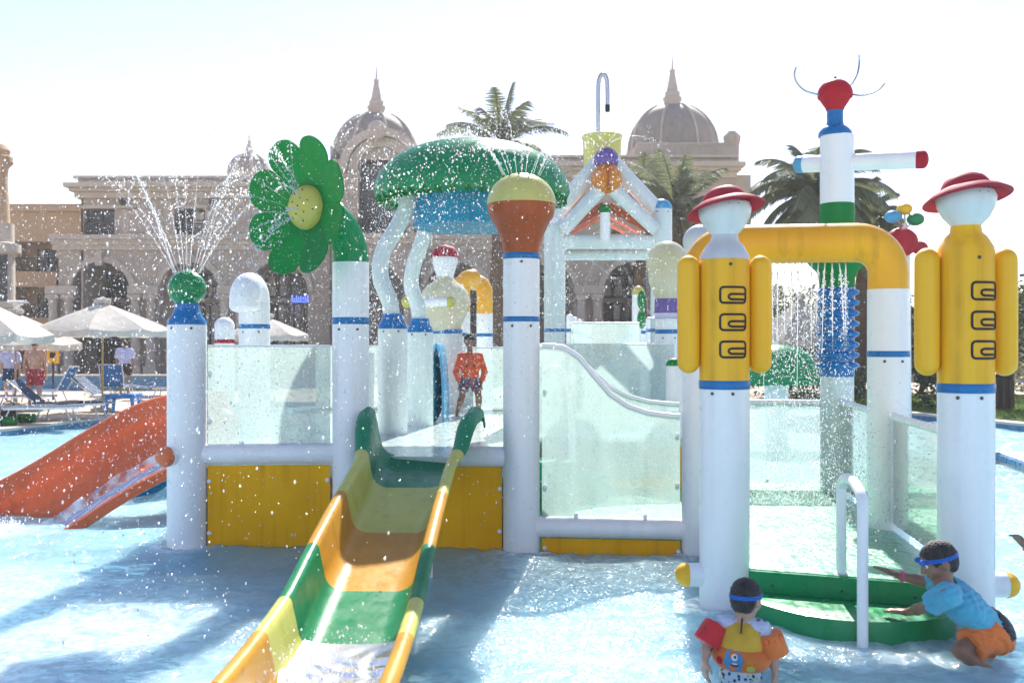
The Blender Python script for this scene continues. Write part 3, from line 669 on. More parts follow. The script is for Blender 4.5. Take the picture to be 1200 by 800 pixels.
# round turret at the left edge
td = 40.0
tur = thing('stone_turret', 'round pale stone turret with a capped column at the hotel corner', 'turret', (X(-14, td), td, ZG))
x, y = X(-14, td), td
MB().lathe([(1.05, ZG), (1.05, Z(362, td)), (1.15, Z(360, td)), (1.1, Z(354, td)), (.98, Z(352, td)), (.98, Z(300, td)), (1.2, Z(296, td)), (1.2, Z(286, td)), (.95, Z(284, td)), (.95, Z(262, td))], (x, y, 0), 24).build('base', 'stone_lt', tur)
MB().lathe([(.8, Z(262, td)), (.72, Z(210, td)), (.74, Z(196, td)), (.92, Z(190, td)), (.92, Z(184, td)), (.76, Z(182, td)), (.82, Z(176, td)), (.7, Z(170, td)), (.3, Z(166, td))], (x, y, 0), 24).build('column', 'stone_or', tur)
for a in (-150, -110, -70, -30):
    q = Vector((math.cos(R(a)), math.sin(R(a)), 0))
    MB().box(Vector((x, y, Z(330, td)))+q*1.0, (.3, .08, 2.2), Matrix.Rotation(R(a)+math.pi/2, 3, 'Z')).build('slit_window', 'glass_dark', tur, smooth=None)

# ------------------------------------------------------------------ trees and plants
def palm(name_label, px, py_c, d, size, lean=0.0, seed=1, nfr=46, droop=1.0, group=None):
    rnd = random.Random(seed); top = P(px, py_c, d); base = Vector((top.x-lean, d, ZG-.1))
    t = thing('palm_tree', name_label, 'palm tree', base, group)
    pts = [base.lerp(top, k/14)+Vector((math.sin(k*.22)*.12, 0, 0)) for k in range(15)]
    mb = MB()
    mb.tube(pts, [.30-.10*k/14+.02*(k % 2) for k in range(15)], 10); mb.build('trunk', 'trunk', t)
    vs, fs = [], []
    for i in range(nfr):
        az = 2.39996*i+rnd.uniform(-.25, .25); el = 1.35-1.95*(i/nfr)+rnd.uniform(-.15, .15); Lf = size*rnd.uniform(.8, 1.08)*(1 if i > 6 else .85)
        p = top.copy(); q = Vector((math.cos(az)*math.cos(el), math.sin(az)*math.cos(el), math.sin(el))); n_ = 22; prev = []
        side0 = Vector((-math.sin(az), math.cos(az), 0)); twist = rnd.uniform(-.5, .5)
        for k in range(n_+1):
            prev.append((p.copy(), q.copy())); p = p+q*(Lf/n_); q = (q+Vector((0, 0, -.055*droop*(1+k/n_)))).normalized()
        for k in range(n_):
            a, b = prev[k][0], prev[k+1][0]; w_ = .03*(1-k/n_)+.008; up = side0.cross(prev[k][1])
            o = len(vs); vs += [a-side0*w_, a+side0*w_, b+side0*w_, b-side0*w_]; fs.append((o, o+1, o+2, o+3))
            if k < 2: continue
            for rep in range(2):
                c = a.lerp(b, .25+.5*rep); ll = size*.24*math.sin(math.pi*min(1, (k+2)/(n_+3)))**.6*rnd.uniform(.8, 1.15)
                for s in (-1, 1):
                    dr_ = (side0*s*math.cos(twist)+up*(.45+twist*s*.4)+prev[k][1]*.75+Vector((0, 0, -.25*rnd.random()))).normalized()
                    tip = c+dr_*ll+Vector((0, 0, -.12*ll)); wv = prev[k][1]*.035
                    o = len(vs); vs += [c-wv, c+wv, c.lerp(tip, .55)+wv*.7, tip, c.lerp(tip, .55)-wv*.7]; fs.append((o, o+1, o+2, o+3, o+4))
    me = bpy.data.meshes.new('crown'); me.from_pydata([tuple(v) for v in vs], [], fs); link('crown', me, 'palm_leaf', t, None)
    db = MB()
    for i in range(6):
        a = i*1.05; db.tube([top+Vector((0, 0, -.1)), top+Vector((math.cos(a)*.35, math.sin(a)*.35, -.35)), top+Vector((math.cos(a)*.45, math.sin(a)*.45, -.9))], [.05, .09, .03], 6)
    db.build('date_bunches', 'leaf_yellow', t)
palm('date palm rising behind the big green mushroom cap', 586, 166, 36, 2.5, .4, 1, 30, .7)
palm('date palm with upright fronds in front of the bare grey dome', 792, 245, 34, 2.5, -.3, 2, 36, .7)
palm('date palm behind the yellow bucket beside the grey dome', 752, 240, 37, 2.3, .3, 9, 34, .9)
palm('full date palm behind the tower with red bulb head', 958, 228, 27, 2.4, -.4, 3, 44, 1.0)
palm('shorter date palm beside the full palm, near the hanging balls', 1012, 262, 30, 1.9, .3, 4, 30, 1.1)
def leafball(vs, fs, c, r, n, s, rnd, flat=1.0):
    for _ in range(n):
        v = Vector((rnd.gauss(0, 1), rnd.gauss(0, 1), rnd.gauss(0, 1)*flat)); v = v.normalized()*r*(.55+.5*rnd.random()) if v.length else v
        p = c+Vector((v.x, v.y, v.z*flat)); a = Vector((rnd.gauss(0, 1), rnd.gauss(0, 1), rnd.gauss(0, 1))).normalized(); b = a.orthogonal().normalized(); l = s*rnd.uniform(.6, 1.3)
        o = len(vs); vs += [p-a*l*.5, p+b*l*.28, p+a*l*.6, p-b*l*.28]; fs.append((o, o+1, o+2, o+3))
def tree(label, cat, px, py_top, d, w_, seed, mat='leaf', trunk=True, name='broadleaf_tree', clumps=26, leaf=.17, dens=85, low=.25, group=None, base_z=ZG):
    rnd = random.Random(seed); zt = Z(py_top, d); x = X(px, d); base = Vector((x, d, base_z-.05)); h = zt-base_z
    t = thing(name, label, cat, base, group)
    vs, fs = [], []; tr = MB()
    if trunk: tr.tube([base, base+Vector((.05*h, 0, .2*h)), base+Vector((.03*h, .02*h, .45*h)), base+Vector((0, 0, .75*h))], [.05*h*.6, .04*h*.6, .03*h*.6, .01*h], 9)
    for i in range(clumps):
        a = rnd.uniform(0, 6.28); zz = low+(1-low)*rnd.random()**.8; env = math.sin(math.pi*min(1, max(.12, (zz-low+.12)/(1-low+.18))))**.5
        rr = w_*.5*env*math.sqrt(rnd.random()); c = base+Vector((math.cos(a)*rr, math.sin(a)*rr, zz*h*.92)); cr = w_*rnd.uniform(.13, .24)
        leafball(vs, fs, c, cr, int(dens*rnd.uniform(.6, 1.2)), leaf, rnd, .85)
        if i % 2 == 0: tr.tube([base+Vector((.02*h, 0, h*min(.4, zz*.4))), base.lerp(c, .6)+Vector((0, 0, .06*h)), c], [.02*h*.6, .012*h*.6, .004*h], 5)
    me = bpy.data.meshes.new('crown'); me.from_pydata([tuple(v) for v in vs], [], fs); link('crown', me, mat, t, None)
    tr.build('trunk' if trunk else 'stems', 'bark', t)
    return t
tree('dense dark green tree showing through the falling water under the amber pipe', 'tree', 925, 340, 32, 4.2, 21, 'leaf', clumps=34)
tree('olive green tree behind the blue ribbed column', 'tree', 1003, 342, 34, 3.8, 22, 'leaf', clumps=30)
tree('tall green tree with bare trunk on the lawn at the far right', 'tree', 1168, 325, 24, 3.0, 23, 'leaf', clumps=26, low=.42)
tree('green tree between the amber pipe and the figure with yellow neck', 'tree', 1078, 352, 31, 2.6, 24, 'leaf_dark', clumps=24)
tree('leafy tree beyond the lawn at the right edge', 'tree', 1215, 345, 30, 3.4, 25, 'leaf', clumps=28)
tree('far tree hidden behind the pearl bulb post', 'tree', 845, 352, 38, 3.6, 26, 'leaf', clumps=24)
tree('small tree in front of the hotel, between the gate and the pearl bulb post', 'tree', 800, 300, 36, 3.0, 31, 'leaf_dark', clumps=26)
for k, (px, pt, d, w_, mt, lb) in enumerate([(1082, 430, 25, 2.2, 'leaf_dark', 'dark clipped hedge below the hanging balls'), (1012, 425, 27, 2.0, 'leaf_dark', 'dark hedge beside the blue ribbed column'), (945, 428, 27, 2.4, 'leaf_dark', 'dark hedge behind the green dome fountain'), (1192, 425, 27, 2.6, 'leaf_yellow', 'dry yellow ornamental grass beside the tree trunk'), (1150, 432, 29, 1.8, 'leaf_yellow', 'yellowing shrub behind the figure with yellow neck'), (1120, 428, 28, 2.0, 'leaf_dark', 'dark shrub partly hidden by the figure with yellow neck')]):
    tree(lb, 'shrub', px, pt, d, w_, 40+k, mt, False, 'shrub', 14, .12, 80, .1, base_z=.14)
# low pale wall that closes the garden on the right
gw = thing('garden_wall', 'low pale garden wall far behind the trees', 'wall', (X(1080, 44), 44, ZG))
mb = MB(); mb.box((X(1080, 44), 44, 1.6), (24, .4, 3.0)); mb.build('wall', 'stone_lt', gw, smooth=None)
MB().box((X(1080, 44), 44, 3.14), (24.3, .6, .1)).build('coping', 'coping', gw, smooth=None)
# ------------------------------------------------------------------ the water-play structure
UP, LO, WB = .75, .25, -.25         # upper floor, lower floor, pool bottom
yA, yB, yC, yL, yR, yT = 8.3, 8.4, 8.2, 8.05, 7.84, 9.8
xA, xB, xC, xL, xR, xT = X(219, yA), X(411, yB), X(611, yC), X(822, yL), X(1041, yR), X(981, yT)
yG1, yG2 = 6.44, 5.95
xG1, xG2 = X(849, yG1), X(1132, yG2)

# floors
up_poly = [(xA, yA), (xB, yB), (xC, yC), (xC+.12, 10.05), (1.75, 10.0), (2.3, 15.6), (-2.95, 15.6), (-3.0, 10.0)]
plat = thing('upper_platform', 'raised pale wet platform that the slides leave from', 'platform', (-.6, 11, WB))
MB().prism(up_poly, UP-.09, UP).build('deck', 'deck_wet', plat, smooth=None)
def skirt(parent, a, b, z0, z1, mat='panel_yellow', t=.03, inset=.0, name='panel'):
    a, b = Vector((*a, 0)), Vector((*b, 0)); u = (b-a).normalized(); nrm = Vector((u.y, -u.x, 0)); L_ = (b-a).length-2*inset
    return MB().box((a+b)/2+Vector((0, 0, (z0+z1)/2)), (L_, t, z1-z0), Matrix.Rotation(math.atan2(u.y, u.x), 3, 'Z')).build(name, mat, parent, smooth=None, bevel=.006)
skirt(plat, (xA, yA), (xB, yB), WB, UP-.075, inset=.17, name='yellow_skirt_panel')
skirt(plat, (xB, yB), (xC, yC), WB, UP-.075, inset=.16, name='yellow_skirt_panel')
skirt(plat, (xC+.12, 10.05), (1.75, 10.0), LO, UP-.09, inset=.02, name='yellow_skirt_panel')
skirt(plat, (-3.0, 10.0), (xA-.1, yA+.3), WB, UP-.09, inset=.15, name='yellow_skirt_panel')
skirt(plat, (-2.95, 15.6), (-3.0, 10.0), WB, UP-.09, inset=.05, name='yellow_skirt_panel')
skirt(plat, (xC, yC+.2), (xC+.12, 10.05), LO, UP-.09, 'white', inset=.03, name='side_skirt_panel')
def rail(parent, a, b, z, r=.085, mat='white', name='rail'):
    return MB().tube([Vector((*a, z)), Vector((*b, z))], r, 20).build(name, mat, parent)
rail(plat, (xA, yA), (xB, yB), Z(532, yA)); rail(plat, (-.42, 8.31), (xC, yC), Z(535, 8.25)); rail(plat, (xB, yB), (-1.13, 8.37), Z(535, 8.25))
def clamp(parent, p, n_):
    n_ = Vector(n_).normalized()
    MB().lathe([(.016, -.03), (.017, .0), (.017, .012), (.008, .018)], p, 10, n_).build('clamp', 'white', parent)
for (a, b, z0, z1) in (((xA, yA), (xB, yB), .05, .62),):
    for zz in (.12, .55):
        clamp(plat, (xA+.19, yA-.015, zz), (0, -1, 0)); clamp(plat, (xB-.19, yB-.035, zz), (0, -1, 0))
for zz in (.15, .5): clamp(plat, (xC-.18, yC+.0, zz), (0, -1, 0))
low_poly = [(xG1+.02, yG1), (xG2, yG2), (xR, yR), (xT, yT), (xT-.1, 10.4), (1.75, 10.3), (xC+.12, 10.05), (xC, yC), (xL, yL)]
lowp = thing('lower_platform', 'low green wet platform between the two lifeguard figures', 'platform', (2.2, 8, WB))
MB().prism(low_poly, WB, LO).build('floor', ['floor_green'], lowp, smooth=None)
MB().box(((xG1+xG2)/2, (yG1+yG2)/2-.012, (LO+WB)/2-.006), (math.hypot(xG2-xG1, yG2-yG1), .03, LO-WB), Matrix.Rotation(math.atan2(yG2-yG1, xG2-xG1), 3, 'Z')).build('front_riser', 'step_green', lowp, smooth=None)
for k in range(3):
    tt = (k+.7)/3.4; MB().lathe([(.009, -.01), (.009, .004), (.004, .007)], (xG1+(xG2-xG1)*tt, yG1+(yG2-yG1)*tt-.028, LO-.09), 8, (0, -1, 0)).build('bolt', 'bolt', lowp)
def crescent(a, b, bulge, n_=18):
    a, b = Vector(a), Vector(b); u = (b-a); nn = Vector((u.y, -u.x)).normalized(); out = [tuple(a), tuple(b)]
    for k in range(n_+1):
        t = 1-k/n_; out.append(tuple(a+u*t+nn*(bulge*math.sin(math.pi*(.06+.88*t))**.7)))
    return out
eA, eB = (xG1+.12, yG1-.10), (xG2-.10, yG2-.05)
MB().prism(crescent(eA, eB, .46), WB, .115).build('step', 'step_green', lowp, smooth=50, bevel=.012)
MB().prism(crescent((eA[0]-.02, eA[1]), (eB[0]+.02, eB[1]), .80), WB, -.15).build('step', 'step_green', lowp, smooth=50)
rail(lowp, (xC, yC), (xL, yL), Z(620, yL))
skirt(lowp, (xC, yC), (xL, yL), WB, .1, inset=.17, name='yellow_skirt_panel')
skirt(lowp, (xL, yL), (xG1, yG1), WB, LO-.02, 'white', inset=.05, name='side_skirt_panel')
clamp(lowp, (xC+.19, yC-.03, .02), (0, -1, 0)); clamp(lowp, (xL-.19, yL-.03, .02), (0, -1, 0))

# clear panels
def panel(label, a, b, z0, z1, mat='panel', clampz=(), inset=.17, topr=0, curve=None, group='clear railing panels'):
    a, b = Vector((*a, 0)), Vector((*b, 0)); u = (b-a).normalized(); a = a+u*inset; b = b-u*inset
    t = thing('clear_panel', label, 'railing panel', (a.x, a.y, z0), group)
    n_ = 40; nn = Vector((u.y, -u.x, 0)); vs, fs = [], []
    tops = []
    for k in range(n_+1):
        s = k/n_; p = a.lerp(b, s); zt = curve(s) if curve else z1; tops.append(p+Vector((0, 0, zt)))
        for off in (-.006, .006): vs += [p+nn*off+Vector((0, 0, z0)), p+nn*off+Vector((0, 0, zt))]
    for k in range(n_):
        i, j = k*4, k*4+4; fs += [(i, j, j+1, i+1), (i+2, i+3, j+3, j+2), (i+1, j+1, j+3, i+3), (i, i+2, j+2, j)]
    fs += [(0, 1, 3, 2), (n_*4, n_*4+2, n_*4+3, n_*4+1)]
    me = bpy.data.meshes.new('sheet'); me.from_pydata([tuple(v) for v in vs], [], fs); link('sheet', me, mat, t, None)
    if topr: MB().tube(tops, topr, 10).build('top_rail', 'white', t)
    for (s, zz) in clampz: clamp(t, a.lerp(b, s)+Vector((0, 0, zz))-nn*0, nn)
    return t
zt = Z(405, yA)
panel('wet milky clear panel between the green ball post and the flower post', (xA, yA), (xB, yB), Z(523, yA), zt, 'panel', [(.02, 1.45), (.02, 1.05), (.28, .86), (.75, .86), (.98, 1.2)], topr=.008)
def cv(s):
    pts = [(0, 405), (.06, 405), (.16, 407), (.27, 418), (.38, 440), (.5, 462), (.62, 475), (.76, 483), (.9, 486), (1, 487)]
    for (s0, v0), (s1, v1) in zip(pts[:-1], pts[1:]):
        if s <= s1: tt = (s-s0)/(s1-s0); return Z(v0+(v1-v0)*tt, 8.12)
    return Z(487, 8.1)
panel('clear panel with a swooping curved top beside the ball post', (xC, yC), (xL, yL), Z(608, 8.1), 0, 'panel_clear', [(.02, 1.3), (.02, .52), (.98, .95), (.98, .55), (.25, .29), (.75, .29)], topr=.022, curve=cv)
panel('second curved clear panel set back behind the first swooping one', (xC+.13, 10.0), (1.72, 9.96), LO+.1, 0, 'panel_clear', topr=.022, curve=lambda s: cv(s*.97)*1.0-.02, inset=.05)
panel('flat clear panel across the back of the low bay under the gate', (xC+.2, 11.6), (1.9, 11.55), UP, H, 'panel', [(.97, 1.2), (.97, 1.5)], topr=.008, inset=.02)
panel('clear panel standing behind the boy in orange red', (-.75, 14.3), (.45, 14.3), UP+.03, Z(407, 14.3), 'panel', [(.05, 1.3)], topr=.01, inset=.02)
panel('clear panel at the back between mushroom legs and left platform edge', (-2.9, 14.6), (-.8, 14.5), UP+.03, 1.66, 'panel', topr=.01, inset=.02)
panel('clear panel under the gate where the back slide starts', (X(668, 14.4), 14.5), (X(752, 14.4), 14.5), UP, Z(378, 14.4), 'panel', topr=.01, inset=.02)
panel('narrow clear panel beside the flower post, before the mushroom legs', (xB+.06, yB+.2), (X(438, 10.2), 10.2), UP, 1.6, 'panel', [(.3, 1.3), (.3, 1.0)], inset=.02)
panel('low clear side panel between the amber pipe post and the figure with yellow neck', (xR, yR), (xG2, yG2), LO+.06, 1.13, 'panel_low', [(.06, .95), (.06, .45), (.5, .33)], topr=.03)
panel('low clear side panel between the ribbed tower and the amber pipe post', (xT, yT), (xR, yR), LO+.06, 1.13, 'panel_low', [(.06, .9)], topr=.03)
panel('low clear panel across the back behind the falling water', (xL+.2, 9.95), (xT, 9.85), LO+.06, 1.11, 'panel_low', [(.55, .33), (.98, .8)], topr=.03, inset=.05)

# green ball post (front corner)
def flange(parent, x, y, r):
    MB().lathe([(r+.10, WB+.002), (r+.10, WB+.03), (r+.02, WB+.05)], (x, y, 0), 28).build('base_flange', 'purple', parent)
t = thing('ball_sprinkler_post', 'white post with blue collar and green ball sprinkler beside the terracotta slide', 'water post', (xA, yA, WB))
post(t, xA, yA, .16, WB, 1.853); MB().lathe([(.162, 1.853), (.158, 1.88), (.12, 1.93), (.10, 1.98), (.098, 2.03)], (xA, yA, 0), 32).build('collar', 'blue', t)
MB().lathe([(.085, 2.02), (.10, 2.035), (.135, 2.075)]+[(.155*math.cos(a), 2.15+.155*math.sin(a)) for a in [R(-28+118*k/14) for k in range(15)]], (xA, yA, 0), 32).build('sprinkler_ball', 'green_shiny', t)
nz = MB()
for k in range(7):
    a = 2*math.pi*k/7; nz.lathe([(.008, 0), (.008, .012)], (xA+.1*math.cos(a), yA+.1*math.sin(a), 2.265), 6)
nz.build('nozzles', 'dark', t); bolts(t, xA, yA, .16, 1.82); flange(t, xA, yA, .16)
st_ = MB().lathe([(.075, 0), (.075, .17), (.082, .172), (.082, .2)], (xA-.02, yA-.02, Z(535, 8.1)), 20, (-.42, -.9, 0)).build('stub', 'white', t)
MB().lathe([(.084, .19), (.084, .22)]+[(.084*math.cos(a), .22+.05*math.sin(a)) for a in [R(15*k) for k in range(1, 7)]], (xA-.02, yA-.02, Z(535, 8.1)), 20, (-.42, -.9, 0)).build('stub_cap', 'terracotta', t)

# flower post
fn = Vector((-.58, -.81, 0)).normalized()
t = thing('flower_fountain', 'white post with green elbow carrying a big green flower with yellow centre', 'water feature', (xB, yB, WB))
post(t, xB, yB, .153, WB, Z(307, yB)); band(t, xB, yB, .153, Z(380, yB), Z(372, yB)); bolts(t, xB, yB, .153, Z(386, yB)); flange(t, xB, yB, .153)
zc = Z(244, 8.04); fc = Vector((xB, yB, zc))+fn*.52
el = []
zb = Z(307, yB); rb = zc-zb
for k in range(13):
    a = R(90*k/12); el.append(Vector((xB, yB, zb))+fn*(.40*(1-math.cos(a)))+Vector((0, 0, rb*math.sin(a))))
MB().tube(el, [.153-.03*k/12 for k in range(13)], 28).build('elbow', 'mint', t)
side = Vector((0, 0, 1)).cross(fn).normalized()
RF = .56
for k in range(8):
    a0 = R(22.5+45*k)
    def pet(u, v, a0=a0):
        r = .08+(RF-.08)*u; hw = max(.004, r*.4125 if r < .415 else .171*max(0, 1-((r-.415)/.1455)**2.4)**.5)
        s = (v-.5)*2*hw; rr = r; cup = .17*(r/RF)**1.6-.05
        e1 = side*math.cos(a0)+Vector((0, 0, 1))*math.sin(a0); e2 = side*-math.sin(a0)+Vector((0, 0, 1))*math.cos(a0)
        return fc+e1*(rr)+e2*s+fn*cup
    MB().sheet(lambda u, v: pet(1-(1-u)**1.7, v), 20, 8, .014).build('petal', 'green', t, smooth=60)
MB().lathe([(.20, -.03), (.235, .02), (.22, .03)], fc-fn*.06, 28, fn).build('flower_cup', 'dkgreen', t)
ctr = MB().lathe([(.19, 0), (.185, .02)]+[(.182*math.cos(R(a)), .02+.13*math.sin(R(a))) for a in range(0, 91, 10)], fc-fn*.05, 30, fn).build('flower_centre', 'lemon', t)
nz = MB()
for k in range(14):
    a, rr = 2.4*k, .15*math.sqrt((k+.5)/14); p = fc-fn*.05+(side*math.cos(a)+Vector((0, 0, 1))*math.sin(a))*rr+fn*(.02+.13*math.sqrt(max(0, 1-(rr/.182)**2)))
    nz.lathe([(.006, 0), (.006, .006)], p, 6, fn)
nz.build('nozzle_holes', 'dark', ctr)

# ball-top post
t = thing('ball_fountain_post', 'tall white post with rust brown bowl and pale yellow dome spraying water', 'water post', (xC, yC, WB))
post(t, xC, yC, .15, WB, Z(303, yC)); band(t, xC, yC, .15, Z(377, yC), Z(371, yC)); bolts(t, xC, yC, .15, Z(382, yC)); bolts(t, xC, yC, .15, Z(308, yC), (-90,)); flange(t, xC, yC, .15)
band(t, xC, yC, .152, Z(304, yC), Z(297, yC))
z0, z1 = Z(297, yC), Z(240, yC)
MB().lathe([(.152, z0), (.155, z0+.05), (.17, z0+.12), (.215, z0+.22), (.262, z0+.30), (.28, z0+.36), (.284, z1)], (xC, yC, 0), 36).build('bowl', 'brown', t)
dm = MB().lathe(hemi(.286, z1, Z(203, yC)-z1, 12), (xC, yC, 0), 36).build('dome', 'pale_yellow', t)
nz = MB()
for k in range(11):
    a = 2*math.pi*k/11; nz.lathe([(.007, 0), (.007, .012)], (xC+.15*math.cos(a), yC+.15*math.sin(a), z1+.225), 6)
nz.build('nozzles', 'dark', dm)

# hooked spout behind the front panel, capped stub and red buoy
ySp = 10.2; xS = X(298, ySp)
t = thing('hooked_spout', 'white pipe spout with bent top behind the milky front panel', 'water post', (xS, ySp, UP))
pts = [(xS, ySp, UP), (xS, ySp, 1.3), (xS, ySp, 2.1)]+[(xS-.012*(1-math.cos(R(a))), ySp-.14*(1-math.cos(R(a))), 2.11+.15*math.sin(R(a))) for a in range(0, 181, 15)]+[(xS-.024, ySp-.28, 2.06)]
MB().tube(pts, [.155]*3+[.155-.0005*k for k in range(13)]+[.15], 26).build('pipe', 'white', t); band(t, xS, ySp, .155, Z(385, ySp), Z(380, ySp)); bolts(t, xS, ySp, .155, Z(389, ySp))
MB().lathe(hemi(.152, 0, .07), (xS-.024, ySp-.28, 2.065), 24, (0, 0, -1)).build('nozzle_cap', 'white', t)
def capped(label, x, y, r, z0, z1, mat='white', capm='white', bandz=None, bandm='blue'):
    t = thing('capped_post', label, 'post', (x, y, z0)); post(t, x, y, r, z0, z1, mat)
    MB().lathe(hemi(r+.003, z1-.002, r*.95), (x, y, 0), 24).build('cap', capm, t)
    if bandz: band(t, x, y, r, bandz, bandz+.05, bandm)
    return t
capped('short white capped post with red band behind the hooked spout', X(263, 13), 13, .125, UP, Z(382, 13), bandz=Z(402, 13), bandm='red')
capped('small white post with domed green cap behind the lifeguard figure with white neck', X(790, 10.6), 10.6, .085, LO, Z(428, 10.6), capm='green')
t = thing('red_buoy', 'red rounded buoy seen through the milky front panel', 'buoy', (X(256, 9.0), 9.0, UP))
MB().sphere((X(256, 9.0), 9.0, UP+.19), .2, 24, 14, (1, 1, .9)).build('body', 'red', t); MB().lathe([(.05, 0), (.05, .06), (.03, .08)], (X(256, 9.0), 9.0, UP+.35), 12).build('knob', 'red', t)

# mushroom
mx_, my_ = X(553, 11), 11.0; zr = 3.32
t = thing('mushroom_fountain', 'huge green mushroom cap with blue drum on wavy white legs raining water', 'water feature', (mx_, my_, UP))
prof = [(.60, zr-.03), (.98, zr-.06), (1.06, zr-.02)]+[(1.085*math.cos(R(a))**.85, zr+.60*math.sin(R(a))) for a in range(4, 90, 6)]+[(.02, zr+.60)]
MB().lathe(prof, (mx_, my_, 0), 56, caps=False).build('cap', 'mint', t)
rm = MB()
for k in range(40):
    a = 2*math.pi*k/40; MB().box((mx_+.97*math.cos(a), my_+.97*math.sin(a), zr-.06), (.16, .03, .06), Matrix.Rotation(a, 3, 'Z')).build('drip_tooth', 'green', t, smooth=None)
MB().lathe([(.02, 2.965), (.63, 2.965), (.65, 2.99), (.65, 3.31)], (mx_, my_, 0), 44).build('drum', 'aqua', t)
def leg(x, y, zcol, pts, label_z):
    post(t, x, y, .155, UP, zcol, 'white_wet', 'leg_base')
    MB().lathe([(.157, zcol), (.15, zcol+.03), (.115, zcol+.10), (.105, zcol+.155)], (x, y, 0), 28).build('leg_collar', 'blue', t)
    MB().tube(smooth_path(pts, 7), .088, 18).build('leg', 'white_wet', t); bolts(t, x, y, .155, zcol-.03)
yl1 = 10.45
leg(X(460, yl1), yl1, Z(385, yl1), [P(459, 385, yl1), P(457, 355, yl1), P(446, 325, yl1+.05), P(449, 295, yl1+.1), P(466, 265, yl1+.2), P(477, 240, yl1+.25), P(478, 222, yl1+.25)], 0)
yl2 = 11.5
leg(X(492, yl2), yl2, Z(389, yl2), [P(492, 389, yl2), P(490, 360, yl2), P(482, 335, yl2), P(485, 310, yl2), P(494, 285, yl2), P(500, 262, yl2), P(501, 245, yl2)], 0)
yl3 = 11.2; xl3 = .06
leg(xl3, yl3, 1.85, [(xl3, yl3, 1.85), (xl3+.02, yl3, 2.1), (xl3-.08, yl3, 2.35), (xl3-.02, yl3, 2.6), (xl3+.02, yl3, 2.95), (xl3, yl3, 3.2)], 0)

# figure with the red cap
yf = 14.0; xf = X(524, yf); k_ = 14.0/12.3
t = thing('capped_bulb_figure', 'white bulb bodied figure with small red cap and stubby horizontal arm', 'water feature', (xf, yf, UP))
post(t, xf, yf, .215, UP, Z(390, yf), 'white_wet'); band(t, xf, yf, .215, Z(391, yf), Z(386, yf))
zz = lambda p: Z(p, yf)
MB().lathe([(r_*k_, zz(p_)) for (r_, p_) in ((.19, 388), (.205, 380), (.27, 368), (.305, 355), (.285, 342), (.22, 335), (.13, 329), (.10, 324))], (xf-.03, yf, 0), 30).build('body', 'pearl', t)
MB().lathe([(r_*k_, zz(p_)) for (r_, p_) in ((.10, 325), (.12, 319), (.155, 308), (.155, 301), (.13, 294), (.05, 290))], (xf-.03, yf, 0), 26).build('head', 'white', t)
MB().lathe([(r_*k_, zz(p_)) for (r_, p_) in ((.175, 301.5), (.172, 299), (.15, 294), (.10, 289), (.02, 287))], (xf-.03, yf, 0), 26).build('cap', 'hat', t)
ar = MB().tube([P(478, 354, yf-.3), P(526, 354, yf-.3)], .07, 16).build('arm', 'white', t)
MB().sphere(P(477, 354, yf-.3), .08, 14, 10).build('arm_tip', 'lemon', ar); MB().sphere(P(527, 354, yf-.3), .08, 14, 10).build('arm_tip', 'lemon', ar)
t = thing('blue_tube_entry', 'blue rounded tube entry with teal opening beside the white bulb figure', 'tube slide', (X(512, 12.0), 12.0, UP))
x0 = X(513, 12.0); y0 = 12.0
tp = MB()
prf = []
for k in range(25):
    a = math.pi*k/24; prf.append((math.cos(a), math.sin(a)))
tp.sheet(lambda u, v: Vector((x0-.02+.0*u, y0+.9*u, 0))+Vector((.10*math.cos(math.pi*v), 0, UP+.95*math.sin(math.pi*v)**.7)), 4, 24, .03).build('shell', 'ltblue', t)
MB().lathe([(.02, 0), (.42, 0), (.42, .02), (.02, .02)], (x0-.075, y0-.06, UP+.42), 28, (.96, -.28, 0)).build('opening', 'teal', t)
for o in t.children[-1:]: o.scale = (1, 1, 1)
# small amber arch far back
ya = 15.3
t = thing('small_amber_arch', 'small amber pipe arch on two white posts behind the boy in orange red', 'pipe arch', (X(555, ya), ya, UP-.09))
xa_, xb_ = X(541, ya), X(568, ya+.6); zb = Z(365, ya); zt_ = Z(325, ya)
pa = [Vector((xa_, ya, zb-.02))]+[Vector((xa_+.16-.16*math.cos(R(a)), ya+.05, zt_-.16+.16*math.sin(R(a)))) for a in range(0, 91, 15)]+[Vector((xb_-.16+.16*math.sin(R(a)), ya+.55, zt_-.2+.16*math.cos(R(a)))) for a in range(0, 91, 15)]+[Vector((xb_, ya+.6, zb-.02))]
MB().tube(pa, .13, 16).build('arch_pipe', 'pipe_yellow', t)
for (xx, yy) in ((xa_, ya), (xb_, ya+.6)): post(t, xx, yy, .13, UP-.09, zb); band(t, xx, yy, .13, Z(394, ya), Z(390, ya))
